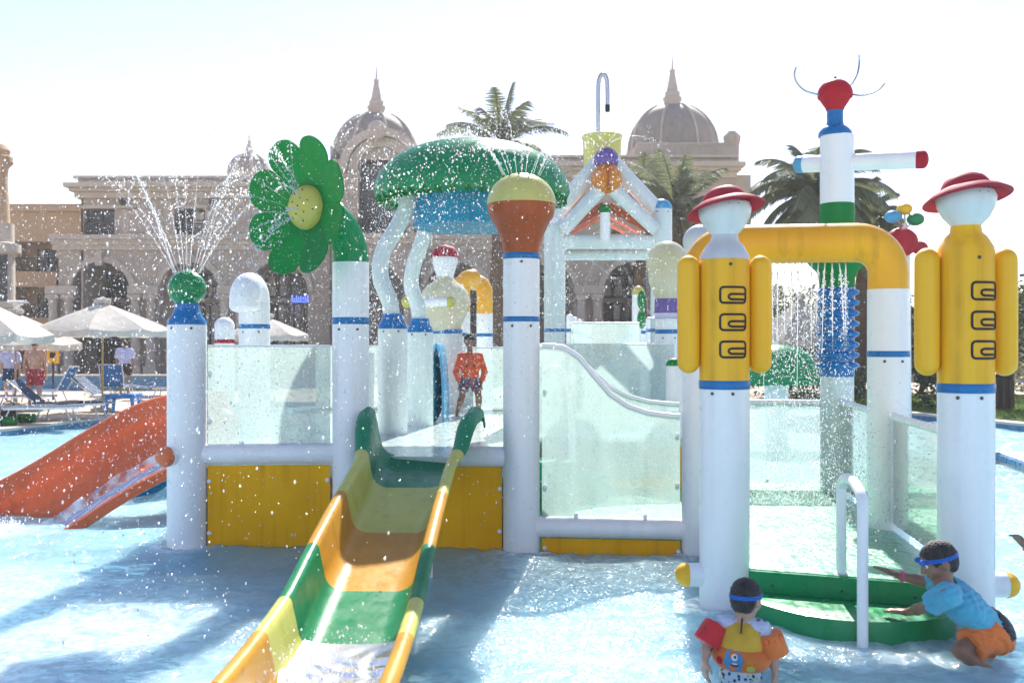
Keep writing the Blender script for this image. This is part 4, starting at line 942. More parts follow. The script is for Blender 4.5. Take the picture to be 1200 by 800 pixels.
# gate house
yg = 14.4; g0, g1 = X(650, yg), X(775, yg)
t = thing('gate_house', 'white tube gate with gabled roof, coloured balls and yellow tipping bucket', 'play gate', ((g0+g1)/2, yg, UP))
gz = lambda p: Z(p, yg)
for (xx, ztop, capm) in ((g0, gz(262), 'white'), (g1, gz(245), 'ltblue')):
    post(t, xx, yg, .155, UP, ztop, 'white_wet'); MB().lathe(hemi(.158, ztop-.003, .15), (xx, yg, 0), 26).build('post_cap', capm, t); bolts(t, xx, yg, .155, ztop-.05)
    band(t, xx, yg, .155, gz(389), gz(385))
for (p0, rr, yo) in ((283, .11, 0), (296, .085, .3)):
    MB().tube([(g0, yg+yo, gz(p0)), (g1, yg+yo, gz(p0))], rr, 16).build('cross_beam', 'white_wet', t)
apx = X(709, yg)
for s, ex in ((-1, g0), (1, g1)):
    MB().tube([(ex, yg, gz(252)), (apx+s*.05, yg, gz(186))], .12, 18).build('gable_beam', 'white_wet', t)
    MB().tube([(ex-s*.1, yg-.25, gz(272)), (apx+s*.05, yg-.25, gz(222))], .10, 18).build('gable_beam', 'white_wet', t)
    for k in range(4):                                              # roof boards of the little house
        yk = yg+.05+.33*k; a = Vector((apx+s*.02, yk, gz(240)-.02)); b = Vector((apx+s*.68, yk, gz(270)-.02)); u = (b-a).normalized()
        MB().box((a+b)/2, ((b-a).length, .30, .12), Matrix.Rotation(-math.atan2(u.z, u.x), 3, 'Y')).build('roof_board', 'brown' if k % 2 == 0 else 'terracotta', t, smooth=None, bevel=.01)
MB().sphere((apx, yg-.22, gz(191)), .18, 24, 14).build('purple_ball', 'purple', t)
ob = MB().sphere((apx, yg-.28, gz(213)), .22, 24, 14).build('orange_ball', 'orange', t)
MB().box((apx, yg-.48, gz(214)), (.03, .06, .36)).build('seam', 'brown', ob)
gp = MB().lathe([(.075, gz(283)), (.075, gz(251))], (X(708, yg), yg-.14, 0), 16).build('short_post', 'white', t); MB().sphere((X(708, yg), yg-.14, gz(247)), .085, 16, 10).build('green_ball', 'green', gp)
bk = MB().lathe([(.255, gz(198)), (.27, gz(192)), (.285, gz(160)), (.30, gz(158)), (.30, gz(156)), (.27, gz(157)), (.25, gz(190))], (X(707, yg), yg+.2, 0), 30, caps=True).build('tipping_bucket', 'pale_yellow', t)
hk = smooth_path([P(701, 195, yg+.2), P(701, 150, yg+.2), P(701, 105, yg+.2), P(703, 91, yg+.2), P(707, 87, yg+.2), P(711, 93, yg+.2), P(712, 110, yg+.2), P(712, 126, yg+.2)], 6)
MB().tube(hk, .032, 12).build('hook_pipe', 'steel', t)
MB().lathe([(.033, -.05), (.036, 0), (.036, .05)], P(712, 127, yg+.2), 12).build('hook_nozzle', 'dark', t)
# row of receding posts with blue bands on both sides of the gate opening
for k in range(5):
    y_ = 14.9+.5*k
    c_ = capped('slim white post with blue band in the row inside the gate, left side', X(668+5.5*k, y_), y_, .055, UP-.09, Z(372+3*k, y_), bandz=Z(389+2*k, y_)); c_['group'] = 'slim gate posts'
    c_['label'] = 'slim white post with blue band in the row under the gate'
    c_ = capped('slim white post with blue band in the row under the gate', X(768-7*k, y_+.05), y_+.05, .055, UP-.09, Z(372+3*k, y_), bandz=Z(387+2*k, y_)); c_['group'] = 'slim gate posts'
# green spinner wheel seen through the gate
t = thing('green_spinner', 'small green spinner with yellow dome on a white post seen through the gate', 'water feature', (X(748, 16), 16, ZG))
post(t, X(748, 16), 16, .10, UP-.1, Z(345, 16)); MB().lathe(hemi(.11, Z(345, 16), .14), (X(748, 16), 16, 0), 18).build('dome', 'pale_yellow', t)
for k in (0, 1): MB().sphere((X(751, 16), 15.9, Z(352+22*k, 16)), .14, 16, 10, (.5, .4, 1.1)).build('paddle', 'green', t)
# pearl bulb post and a second pale ball
yp = 12.4; xp = X(782, yp); pz = lambda p: Z(p, yp)
t = thing('pearl_bulb_post', 'white post with large pearl bulb and purple collar', 'water post', (xp, yp, UP))
post(t, xp, yp, .15, UP, pz(372)); MB().lathe([(.155, pz(373)), (.16, pz(366)), (.155, pz(350))], (xp, yp, 0), 26).build('collar', 'purple', t)
MB().lathe([(.255, pz(373)), (.20, pz(371)), (.16, pz(367))], (xp, yp, 0), 26, caps=False).build('skirt', 'white', t)
MB().lathe([(.15, pz(351)), (.17, pz(345)), (.235, pz(330))]+[(.262*math.cos(R(a)), pz(307)+.262*math.sin(R(a))) for a in range(-20, 91, 10)], (xp, yp, 0), 30).build('bulb', 'pearl', t)
band(t, xp, yp, .15, pz(391), pz(386)); bolts(t, xp, yp, .15, pz(396))
t = thing('pale_ball_post', 'grey white ball on a post half hidden by the lifeguard figure with white neck', 'water post', (X(822, 13), 13, LO))
post(t, X(822, 13), 13, .15, LO, Z(300, 13)); MB().sphere((X(820, 13), 13, Z(283, 13)), .22, 24, 14).build('ball', 'greyish', t)
# green step pods and white hoop seen through the curved panel
t = thing('step_pods', 'green rounded step pods behind the curved clear panel', 'steps', (X(650, 9.2), 9.2, LO))
for (px, d, r, z1) in ((646, 8.85, .24, .66), (682, 9.35, .26, .47)): MB().lathe([(r, LO), (r*.98, z1-.04), (r*.92, z1), (.02, z1+.005)], (X(px, d), d, 0), 30).build('pod', 'mint', t)
t = thing('white_hoop_rail', 'white hooped handrail behind the curved clear panel', 'handrail', (X(668, 9.6), 9.6, LO))
hp = smooth_path([P(638, 440, 9.5), P(648, 432, 9.5), P(660, 438, 9.5), P(668, 460, 9.5), P(670, 500, 9.5), Vector((X(671, 9.5), 9.5, LO))], 6)
MB().tube(hp, .035, 12).build('tube', 'white', t)

# lifeguard figures
def guard(label, x, y, neckm, hx, yaw, eyes, hat_tilt, buckle_ang):
    t = thing('lifeguard_figure', label, 'water post', (x, y, WB), 'lifeguard figures')
    r = .16; g_ = lambda p: Z(p, y)
    zA, zB = 1.405, 2.235
    post(t, x, y, r, WB, zA); band(t, x, y, r, zA-.003, zA+.052); bolts(t, x, y, r, zA-.03, (-130, -83)); flange(t, x, y, r)
    MB().lathe([(r, zA+.05), (r, zB-.01), (r-.004, zB)], (x, y, 0), 36).build('jacket', 'yellow', t)
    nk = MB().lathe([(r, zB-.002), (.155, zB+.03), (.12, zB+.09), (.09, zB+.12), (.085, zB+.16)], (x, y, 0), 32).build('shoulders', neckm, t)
    bolts(t, x, y, r, zB-.04, (-88,))
    hd = MB().lathe([(.08, zB+.12), (.085, zB+.16), (.13, zB+.21), (.162, zB+.27), (.172, zB+.33), (.158, zB+.365), (.10, zB+.395), (.02, zB+.40)], (x, y, 0), 32).build('head', 'white_wet', t)
    for (ea, ez, er, brow) in eyes:
        q_ = Vector((math.cos(R(ea)), math.sin(R(ea)), 0))
        MB().lathe([(er, -.006), (er, .002), (er*.5, .004)], Vector((x, y, zB+ez))+q_*.164, 12, q_).build('eye', 'blue', hd)
        if brow: MB().tube([Vector((x, y, zB+ez+.035+.012*math.cos(k*.8)))+Vector((math.cos(R(ea+k*5)), math.sin(R(ea+k*5)), 0))*.163 for k in (-2, -1, 0, 1, 2)], .003, 5).build('eyebrow', 'blue', hd)
    ax = Matrix.Rotation(hat_tilt[1], 3, 'Y') @ Matrix.Rotation(hat_tilt[0], 3, 'X') @ Vector((0, 0, 1))
    ht = MB().lathe([(.14, .005), (.20, -.018), (.247, -.052), (.254, -.050), (.252, -.042), (.20, -.004), (.145, .022), (.135, .045), (.115, .075), (.075, .098), (.03, .106), (.002, .107)], (x, y, zB+.365), 36, ax).build('hat', 'hat', t)
    for s in (-1, 1):
        xa = x+s*(r+.072); MB().lathe([(.004, 1.50)]+[(.072*math.sin(R(a)), 1.572-.072*math.cos(R(a))) for a in range(15, 91, 15)]+[(.073, 1.9), (.072, 2.19)]+[(.072*math.cos(R(a)), 2.19+.072*math.sin(R(a))) for a in range(15, 90, 15)]+[(.004, 2.262)], (xa, y, 0), 24).build('arm', 'yellow', t)
    for k in range(3):
        zc_ = zB-.235-.172*k
        path = []
        hw_, hh_, cr = .088, .05, .022
        for (cx_, cz_, a0) in ((hw_-cr, hh_-cr, 0), (-hw_+cr, hh_-cr, 90), (-hw_+cr, -hh_+cr, 180), (hw_-cr, -hh_+cr, 270)):
            for a in (0, 30, 60, 90): path.append((cx_+cr*math.cos(R(a0+a)), cz_+cr*math.sin(R(a0+a))))
        inner = [(hw_, .006), (.02, .006), (-.015, .006), (-.03, .001), (-.036, -.010), (-.03, -.022), (-.015, -.028), (.02, -.028), (hw_, -.028)]
        mb = MB()
        def dens(pp):
            out = []
            for (a, b) in zip(pp[:-1], pp[1:]):
                k_ = max(1, int(math.hypot(b[0]-a[0], b[1]-a[1])/.008)); out += [(a[0]+(b[0]-a[0])*i/k_, a[1]+(b[1]-a[1])*i/k_) for i in range(k_)]
            return out+[pp[-1]]
        def onc(u, v):
            a = R(buckle_ang)+u/r; return Vector((x+(r+.0005)*math.cos(a), y+(r+.0005)*math.sin(a), zc_+v))
        mb.tube([onc(*p) for p in dens(path+[path[0]])[:-1]], .0075, 6, closed=True); mb.tube([onc(*p) for p in dens(inner)], .0075, 6)
        mb.build('buckle', 'dark', t)
    return t
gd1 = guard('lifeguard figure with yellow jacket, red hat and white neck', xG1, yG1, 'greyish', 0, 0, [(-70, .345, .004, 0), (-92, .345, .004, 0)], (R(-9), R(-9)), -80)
gd2 = guard('lifeguard figure with yellow jacket, red hat and yellow neck', xG2, yG2, 'yellow', 0, 0, [(-68, .335, .011, 1), (-88, .34, .006, 1)], (R(-10), R(-6)), -71)
for (gd, x, y, s) in ((gd1, xG1, yG1, -1), (gd2, xG2, yG2, 1)):
    z_ = Z(673, yG1) if s < 0 else Z(685, yG2)
    stb = MB().lathe([(.076, .12), (.076, .24)], (x, y, z_), 20, (s, 0, 0)).build('side_stub', 'white', gd)
    MB().lathe([(.079, .235)]+[(.079*math.cos(R(a)), .235+.085*math.sin(R(a))) for a in range(0, 91, 15)], (x, y, z_), 20, (s, 0, 0)).build('stub_cap', 'yellow', stb)

# big amber pipe arch
t = thing('amber_pipe_arch', 'large amber pipe arch on two white posts dropping water onto the green floor', 'pipe arch', ((xL+xR)/2, (yL+yR)/2, WB))
zp, zj = 2.49, 2.113; rp = .155; rb_ = .24
u = Vector((xR-xL, yR-yL, 0)).normalized(); A_, B_ = Vector((xL, yL, 0)), Vector((xR, yR, 0))
pts = [A_+Vector((0, 0, zj))]+[A_+u*(rb_-rb_*math.cos(R(a)))+Vector((0, 0, zp-rb_+rb_*math.sin(R(a)))) for a in range(0, 91, 10)]
pts += [A_.lerp(B_, s)+Vector((0, 0, zp)) for s in (.3, .4, .5, .6, .7)]
pts += [B_-u*(rb_-rb_*math.sin(R(a)))+Vector((0, 0, zp-rb_+rb_*math.cos(R(a)))) for a in range(0, 91, 10)]+[B_+Vector((0, 0, zj))]
ap = MB().tube(pts, rp, 32).build('arch_pipe', 'pipe_yellow', t)
hol = MB()
for k in range(14):
    p = A_.lerp(B_, .34+.034*k)+Vector((0, 0, zp-rp-.004)); MB().lathe([(.008, 0), (.008, .012)], p, 6).build('outlet_hole', 'dark', ap)
for (x, y, z0) in ((xL, yL, WB), (xR, yR, WB)):
    post(t, x, y, rp+.003, z0, zj+.01); band(t, x, y, rp+.003, Z(418, yR), Z(411, yR)); bolts(t, x, y, rp+.003, Z(423, yR), (-120, -70)); flange(t, x, y, rp)

# insect tower
tz = lambda p: Z(p, yT)
t = thing('ribbed_tower', 'tall white tower with blue ribbed waist, green funnel and red bulb head with antennae', 'water feature', (xT, yT, WB))
post(t, xT, yT, .16, WB, tz(440), 'white_wet')
pr = [(.165, tz(441)), (.165, tz(435))]
for k in range(8):
    z_ = tz(428-12.2*k); pr += [(.165, z_-.035), (.205, z_-.018), (.212, z_), (.205, z_+.018), (.165, z_+.035)]
pr += [(.165, tz(336))]
MB().lathe(pr, (xT, yT, 0), 36, caps=False).build('ribbed_waist', 'blue', t)
MB().lathe([(.168, tz(337)), (.17, tz(326)), (.20, tz(318)), (.26, tz(311)), (.30, tz(304)), (.30, tz(300)), (.17, tz(299))], (xT, yT, 0), 36, caps=False).build('funnel', 'green', t)
post(t, xT, yT, .165, tz(302), tz(258), 'green', 'green_section'); post(t, xT, yT, .168, tz(262), tz(239), 'green', 'green_band')
post(t, xT, yT, .162, tz(240), tz(159))
MB().lathe([(.162, tz(160)), (.158, tz(155)), (.12, tz(150)), (.085, tz(147)), (.078, tz(143)), (.078, tz(129))], (xT-.02, yT, 0), 30).build('collar', 'blue', t)
hd = MB().lathe([(.08, tz(130)), (.088, tz(127.5)), (.105, tz(124)), (.128, tz(120)), (.148, tz(116))]+[(.168*math.cos(R(a)), tz(111)+.152*math.sin(R(a))) for a in range(-12, 91, 8)], (xT-.02, yT, 0), 36).build('bulb_head', 'red', t)
MB().tube([P(979, 96, yT), P(979, 90, yT)], .012, 8).build('crest', 'dark', hd)
for pp in ([(968, 112), (955, 110), (943, 106), (934, 97), (931, 88), (933, 79)], [(994, 103), (1000, 96), (1005, 86), (1007, 75), (1007, 64)], [(996, 110), (1008, 112), (1020, 110), (1030, 105), (1037, 98)]):
    dd = [yT-.0, yT-.05, yT-.1, yT-.12, yT-.12, yT-.12] if pp[0][0] != 994 else [yT+.1, yT+.2, yT+.3, yT+.35, yT+.35]
    MB().tube(smooth_path([P(a, b, dd[i]) for i, (a, b) in enumerate(pp)], 5), .010, 8).build('antenna', 'steel', hd)
for (pe, de, cm) in (((936, 193), yT+.25, 'ltblue'), ((1082, 187), yT-.35, 'red')):
    a = Vector((xT, yT, tz(191))); b = P(pe[0], pe[1], de); ar = MB().tube([a, b], .083, 20).build('arm', 'white', t)
    MB().lathe([(.085, -.06)]+[(.085*math.cos(R(q_)), .05*math.sin(R(q_))) for q_ in range(0, 91, 15)], b, 20, (b-a)).build('arm_tip', cm, ar)

# handrail at the steps
t = thing('step_handrail', 'white inverted U handrail rising from the green steps', 'handrail', (X(998, 6.1), 6.1, WB))
p0 = Vector((X(986, 6.28), 6.28, LO-.01)); p1 = Vector((X(1011, 5.6), 5.6, WB))
hr = [p0, p0+Vector((0, 0, .35)), p0+Vector((0, 0, .54))]
for k in range(9):
    s = k/8; a = math.pi*s; hr.append(p0.lerp(Vector((p1.x, p1.y, p0.z)), .5-.5*math.cos(a))+Vector((0, 0, .55+.09*math.sin(a))))
hr += [Vector((p1.x, p1.y, .6)), Vector((p1.x, p1.y, .1)), p1]
MB().tube(hr, .031, 18).build('tube', 'white', t)
MB().lathe([(.05, 0), (.05, .012), (.033, .02)], p0, 18).build('foot_plate', 'white', t)

# slides
def slide(root, path, secs, half0, wall_l, wall_r, lip=.035, nv=22):
    """path(s)->(pos, lateral); secs: [(s0, s1, mat)]; wall heights functions of s"""
    for (s0, s1, mat) in secs:
        def fn_(u, v):
            s = s0+(s1-s0)*u; p, lat = path(s); wl, wr = wall_l(s), wall_r(s); q_ = (v-.5)*2; a = abs(q_); sg = -1 if q_ < 0 else 1
            half = half0+.085*max(0, min(1, (s-7.4)/1.0))**1.5; h = wl if q_ < 0 else wr; fl = half*.55
            if a < .45: off, up = fl*a/.45, 0.0
            elif a < .66: tt = (a-.45)/.21; off, up = fl+(half-fl)*math.sin(tt*math.pi/2), h*.45*(1-math.cos(tt*math.pi/2))
            elif a < .78: tt = (a-.66)/.12; off, up = half+.03*tt, h*(.45+.55*tt)
            else:
                tt = (a-.78)/.22; lp = lip*(1+.7*max(0, min(1, (s-7.5)/.5))); off, up = half+.03+lp*(1-math.cos(tt*math.pi*1.1)), h+lp*.9*math.sin(tt*math.pi*1.1)
            return p+lat*(sg*off)+Vector((0, 0, up))
        MB().sheet(fn_, max(6, int((s1-s0)*14)), nv*2, .016).build('slide_section', mat, root, smooth=50)
def spath(s):                                                    # s is the depth along the main slide
    zc = .70-.205*(8.25-s) if s < 7.9 else .70-.205*.35+.09*(s-7.9)+.0
    zc = .745 if s > 8.3 else zc
    if s < 5.3: zc = max(.045, .70-.205*(8.25-5.3)-.085*(5.3-s)+.035*(5.3-s)**2) if True else zc
    xc = -.765-.10*((8.3-s)/3.7)-.02*math.sin((8.3-s))
    return Vector((xc, s, zc)), Vector((1, -.03, 0)).normalized()
def wallh(s):
    if s > 7.8: return .25+.17*math.sin(math.pi*min(1, (s-7.8)/.70))**.8*(1 if s < 8.3 else 1)
    return .25 if s > 6 else .25-.01*(6-s)
t = thing('striped_slide', 'open slide striped dark green, pale yellow, ochre and green running into the pool', 'slide', (-.8, 6.4, WB))
slide(t, spath, [(8.50, 7.68, 'dkgreen'), (7.68, 6.80, 'yel_slide'), (6.80, 5.92, 'org_slide'), (5.92, 5.22, 'grn_slide'), (5.22, 4.72, 'yel_slide'), (4.72, 4.05, 'org_slide')], .275, wallh, wallh, .042, 34)
for s in (7.2, 5.6):
    p, lat = spath(s); MB().tube([p-lat*.2-Vector((0, 0, .02)), Vector((p.x-.2, s, WB))], .04, 10).build('support_leg', 'white', t); MB().tube([p+lat*.2-Vector((0, 0, .02)), Vector((p.x+.2, s, WB))], .04, 10).build('support_leg', 'white', t)
def tpath(s):                                                    # terracotta slide, s in 0..1
    A0 = Vector((-2.95, 10.75, 0)); B0 = Vector((-5.7, 8.95, 0)); p = A0.lerp(B0, s)
    zc = .60 if s < .12 else .60-1.0*(.5-.5*math.cos(math.pi*min(1, (s-.12)/.78)))
    u = (B0-A0).normalized(); return p+Vector((0, 0, zc)), Vector((u.y, -u.x, 0))
t = thing('terracotta_slide', 'wide terracotta slide curving down into the pool on the platform side', 'slide', (-4.2, 9.9, WB))
def sl2(root, secs):
    for (s0, s1, m_) in secs:
        def fn_(u, v):
            s = s0+(s1-s0)*u; p, lat = tpath(s); half = .42
            # v=0 near low edge, v=1 tall far wall leaning back
            prof = [(-.80, -.10), (-.78, -.03), (-.74, -.01), (-.69, -.05), (-.60, -.09), (-.36, -.05), (-.05, .02), (.1, .08), (.22, .19), (.30, .31), (.35, .42), (.375, .50), (.39, .535), (.42, .55), (.45, .54), (.46, .51)]
            f_ = v*(len(prof)-1); i = min(len(prof)-2, int(f_)); tt = f_-i; a, b = prof[i], prof[i+1]
            return p+lat*(a[0]+(b[0]-a[0])*tt)*1.0+Vector((0, 0, (a[1]+(b[1]-a[1])*tt)))
        MB().sheet(fn_, int(60*(s1-s0)), 30, .02).build('slide_section', m_, root, smooth=60)
def film(u, v):
    s = .02+.86*u; p, lat = tpath(s); q_ = -.70+.36*v; return p+lat*q_+Vector((0, 0, (.085 if v > .7 else .0)*(v-.7)/.3-.055+.03*v+.012*math.sin(s*60+v*9)*math.sin(v*14)+.03))
MB().sheet(film, 90, 14).build('water_film', 'rush', t, smooth=70)
for (qq, zz_) in ((.26, .255), (.345, .405)):
    MB().tube([tpath(k/60)[0]+tpath(k/60)[1]*qq+Vector((0, 0, zz_)) for k in range(1, 60)], .009, 6).build('moulded_ridge', 'terracotta', t)
sl2(t, [(0, .36, 'terracotta'), (.36, .66, 'terracotta'), (.66, 1.0, 'terracotta')])
for s in (.1,):
    p, lat = tpath(s); MB().tube([p-Vector((0, 0, .02)), Vector((p.x, p.y, WB))], .06, 12).build('support_leg', 'white', t)
t = thing('aqua_slide_end', 'aqua slide end dipping into the water behind the green ball post', 'slide', (X(186, 11.5), 11.5, WB))
def aq(u, v):
    p = Vector((X(236, 11.6), 11.6, .20)).lerp(Vector((X(168, 11.3), 11.3, -.12)), u)+Vector((0, 0, .06*math.sin(u*3.1)))
    return p+Vector((0, (v-.5)*.8, .16*abs(2*v-1)**3))
MB().sheet(aq, 14, 16, .02).build('chute', 'aqua', t)
MB().tube([Vector((X(215, 11.6), 11.6, .12)), Vector((X(215, 11.6), 11.6, WB))], .05, 10).build('support_leg', 'white', t)
# small slide going off the platform far side behind the spout is hidden; hanging-ball tree and green dome fountain
yh = 19.0
t = thing('hanging_ball_tree', 'white pole topped with coloured hanging balls beyond the amber pipe', 'water feature', (X(1062, yh), yh, WB))
MB().tube([(X(1062, yh), yh, WB), (X(1062, yh), yh, 3.3), (X(1060, yh), yh, Z(262, yh))], [.1, .08, .05], 14).build('pole', 'white', t)
for (px, py, rp_, mt) in ((1060, 245, 9, 'yellow'), (1047, 254, 10, 'ltblue'), (1073, 257, 10, 'green_shiny'), (1056, 284, 19, 'red'), (1077, 290, 10, 'red'), (1050, 300, 12, 'red')):
    b = MB().sphere(P(px, py, yh-.1), rp_*yh/F, 18, 12, (1, 1, .9 if rp_ > 11 else .75)).build('ball', mt, t); MB().tube([P(px, py, yh-.1), P(1061, 268, yh)], .018, 6).build('arm_rod', 'steel', b)
yd = 16.5
t = thing('green_dome_fountain', 'big translucent green dome fountain behind the falling water', 'water feature', (X(912, yd), yd, WB))
xd = X(910, yd); MB().lathe([(.2, Z(445, yd)), (.66, Z(450, yd)), (.70, Z(443, yd)), (.66, Z(428, yd)), (.52, Z(414, yd)), (.30, Z(406, yd)), (.02, Z(403, yd))], (xd, yd, 0), 40).build('cap', 'mint', t)
MB().lathe([(.22, WB), (.18, .4), (.2, Z(446, yd))], (xd, yd, 0), 24).build('stem', 'white', t)
# ------------------------------------------------------------------ pool deck furniture
def parasol(label, px, pz_rim, d, rad, apex_py, rot=0.0, finial=True):
    x = X(px, d); zr = Z(pz_rim, d); za = Z(apex_py, d)
    t = thing('parasol', label, 'parasol', (x, d, ZG), 'cream canvas parasols')
    for k in range(8):
        a0, a1 = R(45*k)+rot, R(45*(k+1))+rot
        def fn_(u, v):
            r = rad*u; p0 = Vector((math.cos(a0), math.sin(a0), 0))*r; p1 = Vector((math.cos(a1), math.sin(a1), 0))*r
            sag = .10*math.sin(math.pi*v)*u*u*rad/1.5; dz = (za-zr)*(1-u)**.92
            return Vector((x, d, zr+dz-sag*.5))+p0.lerp(p1, v)*(1-.03*math.sin(math.pi*v)*u)
        MB().sheet(fn_, 10, 8).build('canopy_panel', 'canvas', t, smooth=30)
        def fv(u, v):
            p = Vector((math.cos(a0), math.sin(a0), 0))*rad; q_ = Vector((math.cos(a1), math.sin(a1), 0))*rad
            return Vector((x, d, zr-.05*math.sin(math.pi*v)*rad/1.5-.14*u-.02*math.sin(v*9)*u))+p.lerp(q_, v)*(1-.03*math.sin(math.pi*v))
        MB().sheet(fv, 2, 8).build('valance', 'canvas', t, smooth=30)
        MB().tube([(x, d, za-.1), (x+rad*math.cos(a0)*.98, d+rad*math.sin(a0)*.98, zr-.01)], .014, 6).build('rib', 'wood', t)
    MB().lathe([(.025, ZG), (.025, za-.02)], (x, d, 0), 12).build('pole', 'wood', t)
    MB().lathe([(.26, ZG), (.26, ZG+.08), (.05, ZG+.12), (.04, ZG+.35)], (x, d, 0), 18).build('base', 'stone', t)
    if finial:
        c = MB()
        for k in range(8):
            a = R(45*k); c.sphere((x+.12*math.cos(a), d+.12*math.sin(a), za+.02), .09, 8, 6, (1, 1, .8))
        c.lathe([(.14, za), (.07, za+.09), (.02, za+.13)], (x, d, 0), 12); c.build('top_vent', 'canvas', t)
parasol('wide cream parasol on a wooden pole beside the blue plastic table', 120, 386, 23, 1.52, 354, .2)
parasol('cream parasol whose left half leaves the picture, behind the turret side loungers', 18, 402, 25, 1.62, 366, .1)
parasol('cream parasol close to the pool corner, overlapping another canopy', -48, 392, 19.5, 1.72, 338, .3)
parasol('cream parasol seen low behind the hooked spout', 312, 392, 27, 1.15, 371, .0)
parasol('pale parasol behind the falling water and green dome fountain', 938, 398, 30, 1.5, 349, .2)
def lounger(name, label, x, y, rz, back, mat, towel=None, group='sun loungers on the deck'):
    t = thing(name, label, 'sun lounger', (0, 0, 0), group)
    h, L_, W = .33, 1.35, .62
    for s in (-1, 1):
        MB().box((L_/2, s*W/2, h), (L_, .035, .045)).build('side_rail', 'steel', t, smooth=None)
    sl_ = MB().sheet(lambda u, v: Vector((L_*u, (v-.5)*(W-.03), h-.03*math.sin(math.pi*u)*math.sin(math.pi*v)+.03)), 12, 6, .012).build('seat_sling', mat, t)
    ca, sa = math.cos(back), math.sin(back)
    MB().sheet(lambda u, v: Vector((-.70*u*ca, (v-.5)*(W-.03), h+.03+.70*u*sa-.02*math.sin(math.pi*u))), 10, 6, .012).build('backrest_sling', mat, t)
    br = MB()
    for s in (-1, 1): br.tube([(0, s*W/2, h), (-.72*ca, s*W/2, h+.72*sa)], .016, 8)
    br.tube([(-.72*ca, -W/2, h+.72*sa), (-.72*ca, W/2, h+.72*sa)], .016, 8); br.build('backrest_frame', 'steel', t)
    for s in (-1, 1):
        MB().tube([(.12, s*W/2, h), (-.02, s*W/2, 0)], .016, 8).build('leg', 'steel', t); MB().tube([(L_-.25, s*W/2, h), (L_-.12, s*W/2, 0)], .016, 8).build('leg', 'steel', t)
    if towel:
        MB().sheet(lambda u, v: Vector((-.1+.9*u, (v-.5)*(W+.06), h+.05+.015*math.sin(7*u+3*v)-.10*max(0, abs(2*v-1)-.85))), 14, 10, .015).build('towel', towel, t)
    t.location = (x, y, ZG); t.rotation_euler = (0, 0, rz); return t
lounger('sun_lounger', 'navy sling lounger with raised back and dark towel at the pool edge', X(48, 20.6), 20.6, R(8), R(42), 'fabric_navy', 'black_cloth')
lounger('sun_lounger', 'lounger with white towel over its back beside the blue table', X(118, 23.4), 23.4, R(-4), R(38), 'fabric_navy', 'fabric_white')
lounger('sun_lounger', 'flat grey framed lounger at the pool corner', X(8, 19.3), 19.3, R(14), R(3), 'fabric_navy')
lounger('sun_lounger', 'blue sling lounger with upright back behind the standing man', X(72, 26.5), 26.5, R(180), R(62), 'fabric_blue')
lounger('sun_lounger', 'blue sling lounger with upright back under the wide parasol', X(132, 28.5), 28.5, R(100), R(66), 'fabric_blue')
lounger('sun_lounger', 'grey framed lounger near the far blue tiled wall', X(182, 28), 28, R(4), R(5), 'fabric_navy')
lounger('sun_lounger', 'lounger with blue sling in front of the turret', X(-8, 23.5), 23.5, R(5), R(40), 'fabric_blue')
t = thing('plastic_table', 'bright blue plastic side table beside the pool', 'table', (X(144, 22.4), 22.4, ZG))
x, y = X(144, 22.4), 22.4
MB().box((x, y, ZG+.43), (.70, .5, .045)).build('table_top', 'table_blue', t, bevel=.012)
MB().box((x, y, ZG+.385), (.64, .44, .05)).build('apron', 'table_blue', t, bevel=.01)
for sx in (-1, 1):
    for sy in (-1, 1): MB().tube([(x+sx*.27, y+sy*.18, ZG+.40), (x+sx*.31, y+sy*.21, ZG)], [.05, .035], 8).build('leg', 'table_blue', t)
t = thing('info_sign', 'small yellow notice board on a post behind the loungers', 'sign', (X(62, 28), 28, ZG))
MB().lathe([(.03, ZG), (.03, Z(424, 28))], (X(62, 28), 28, 0), 8).build('post', 'iron', t)
bd = MB().box((X(62, 28), 28, Z(415, 28)), (.34, .04, .52)).build('board', 'pipe_yellow', t, bevel=.01)
MB().box((X(62, 28), 27.975, Z(416, 28)), (.16, .012, .16)).build('pictogram', 'dark', bd, smooth=None); MB().lathe([(.12, 0), (.12, .03)], (X(62, 28), 28.015, Z(403, 28)), 14, (0, -1, 0)).build('board_top', 'pipe_yellow', bd)
t = thing('outdoor_shower', 'pale outdoor shower head above the rear parasol', 'shower', (X(17, 30), 30, ZG))
MB().tube(smooth_path([(X(17, 30), 30, ZG), (X(17, 30), 30, 2.2), P(17, 362, 30), P(21, 357, 30), P(27, 356, 30)], 5), .05, 8).build('pipe', 'greyish', t); MB().lathe([(.28, 0), (.28, .04), (.1, .08)], P(21, 355, 30), 16).build('head', 'greyish', t)
t = thing('beach_bag', 'black beach bag on the deck under the lounger', 'bag', (X(10, 19.6), 19.6, ZG))
MB().sphere((X(10, 19.6), 19.6, ZG+.17), .2, 14, 9, (.8, .6, .95)).build('body', 'black_cloth', t); MB().tube([(X(10, 19.6)+.12*math.cos(R(a)), 19.6, ZG+.33+.12*math.sin(R(a))) for a in range(0, 181, 20)], .012, 6).build('handle', 'black_cloth', t)
for k, (px, d, lb) in enumerate(((25, 19.9, 'rolled green mat on the deck beside the black bag'), (3, 19.0, 'green rolled mat at the pool corner edge'))):
    t = thing('rolled_mat', lb, 'mat', (X(px, d), d, ZG)); m_ = MB(); m_.lathe([(.02, -.25), (.09, -.25), (.095, 0), (.09, .25), (.02, .25)], (X(px, d), d, ZG+.09), 16, (1, .1, 0)); m_.build('roll', 'green', t)
    MB().lathe([(.097, -.02), (.099, 0), (.097, .02)], (X(px, d), d, ZG+.09), 16, (1, .1, 0), caps=False).build('strap', 'dark', t)
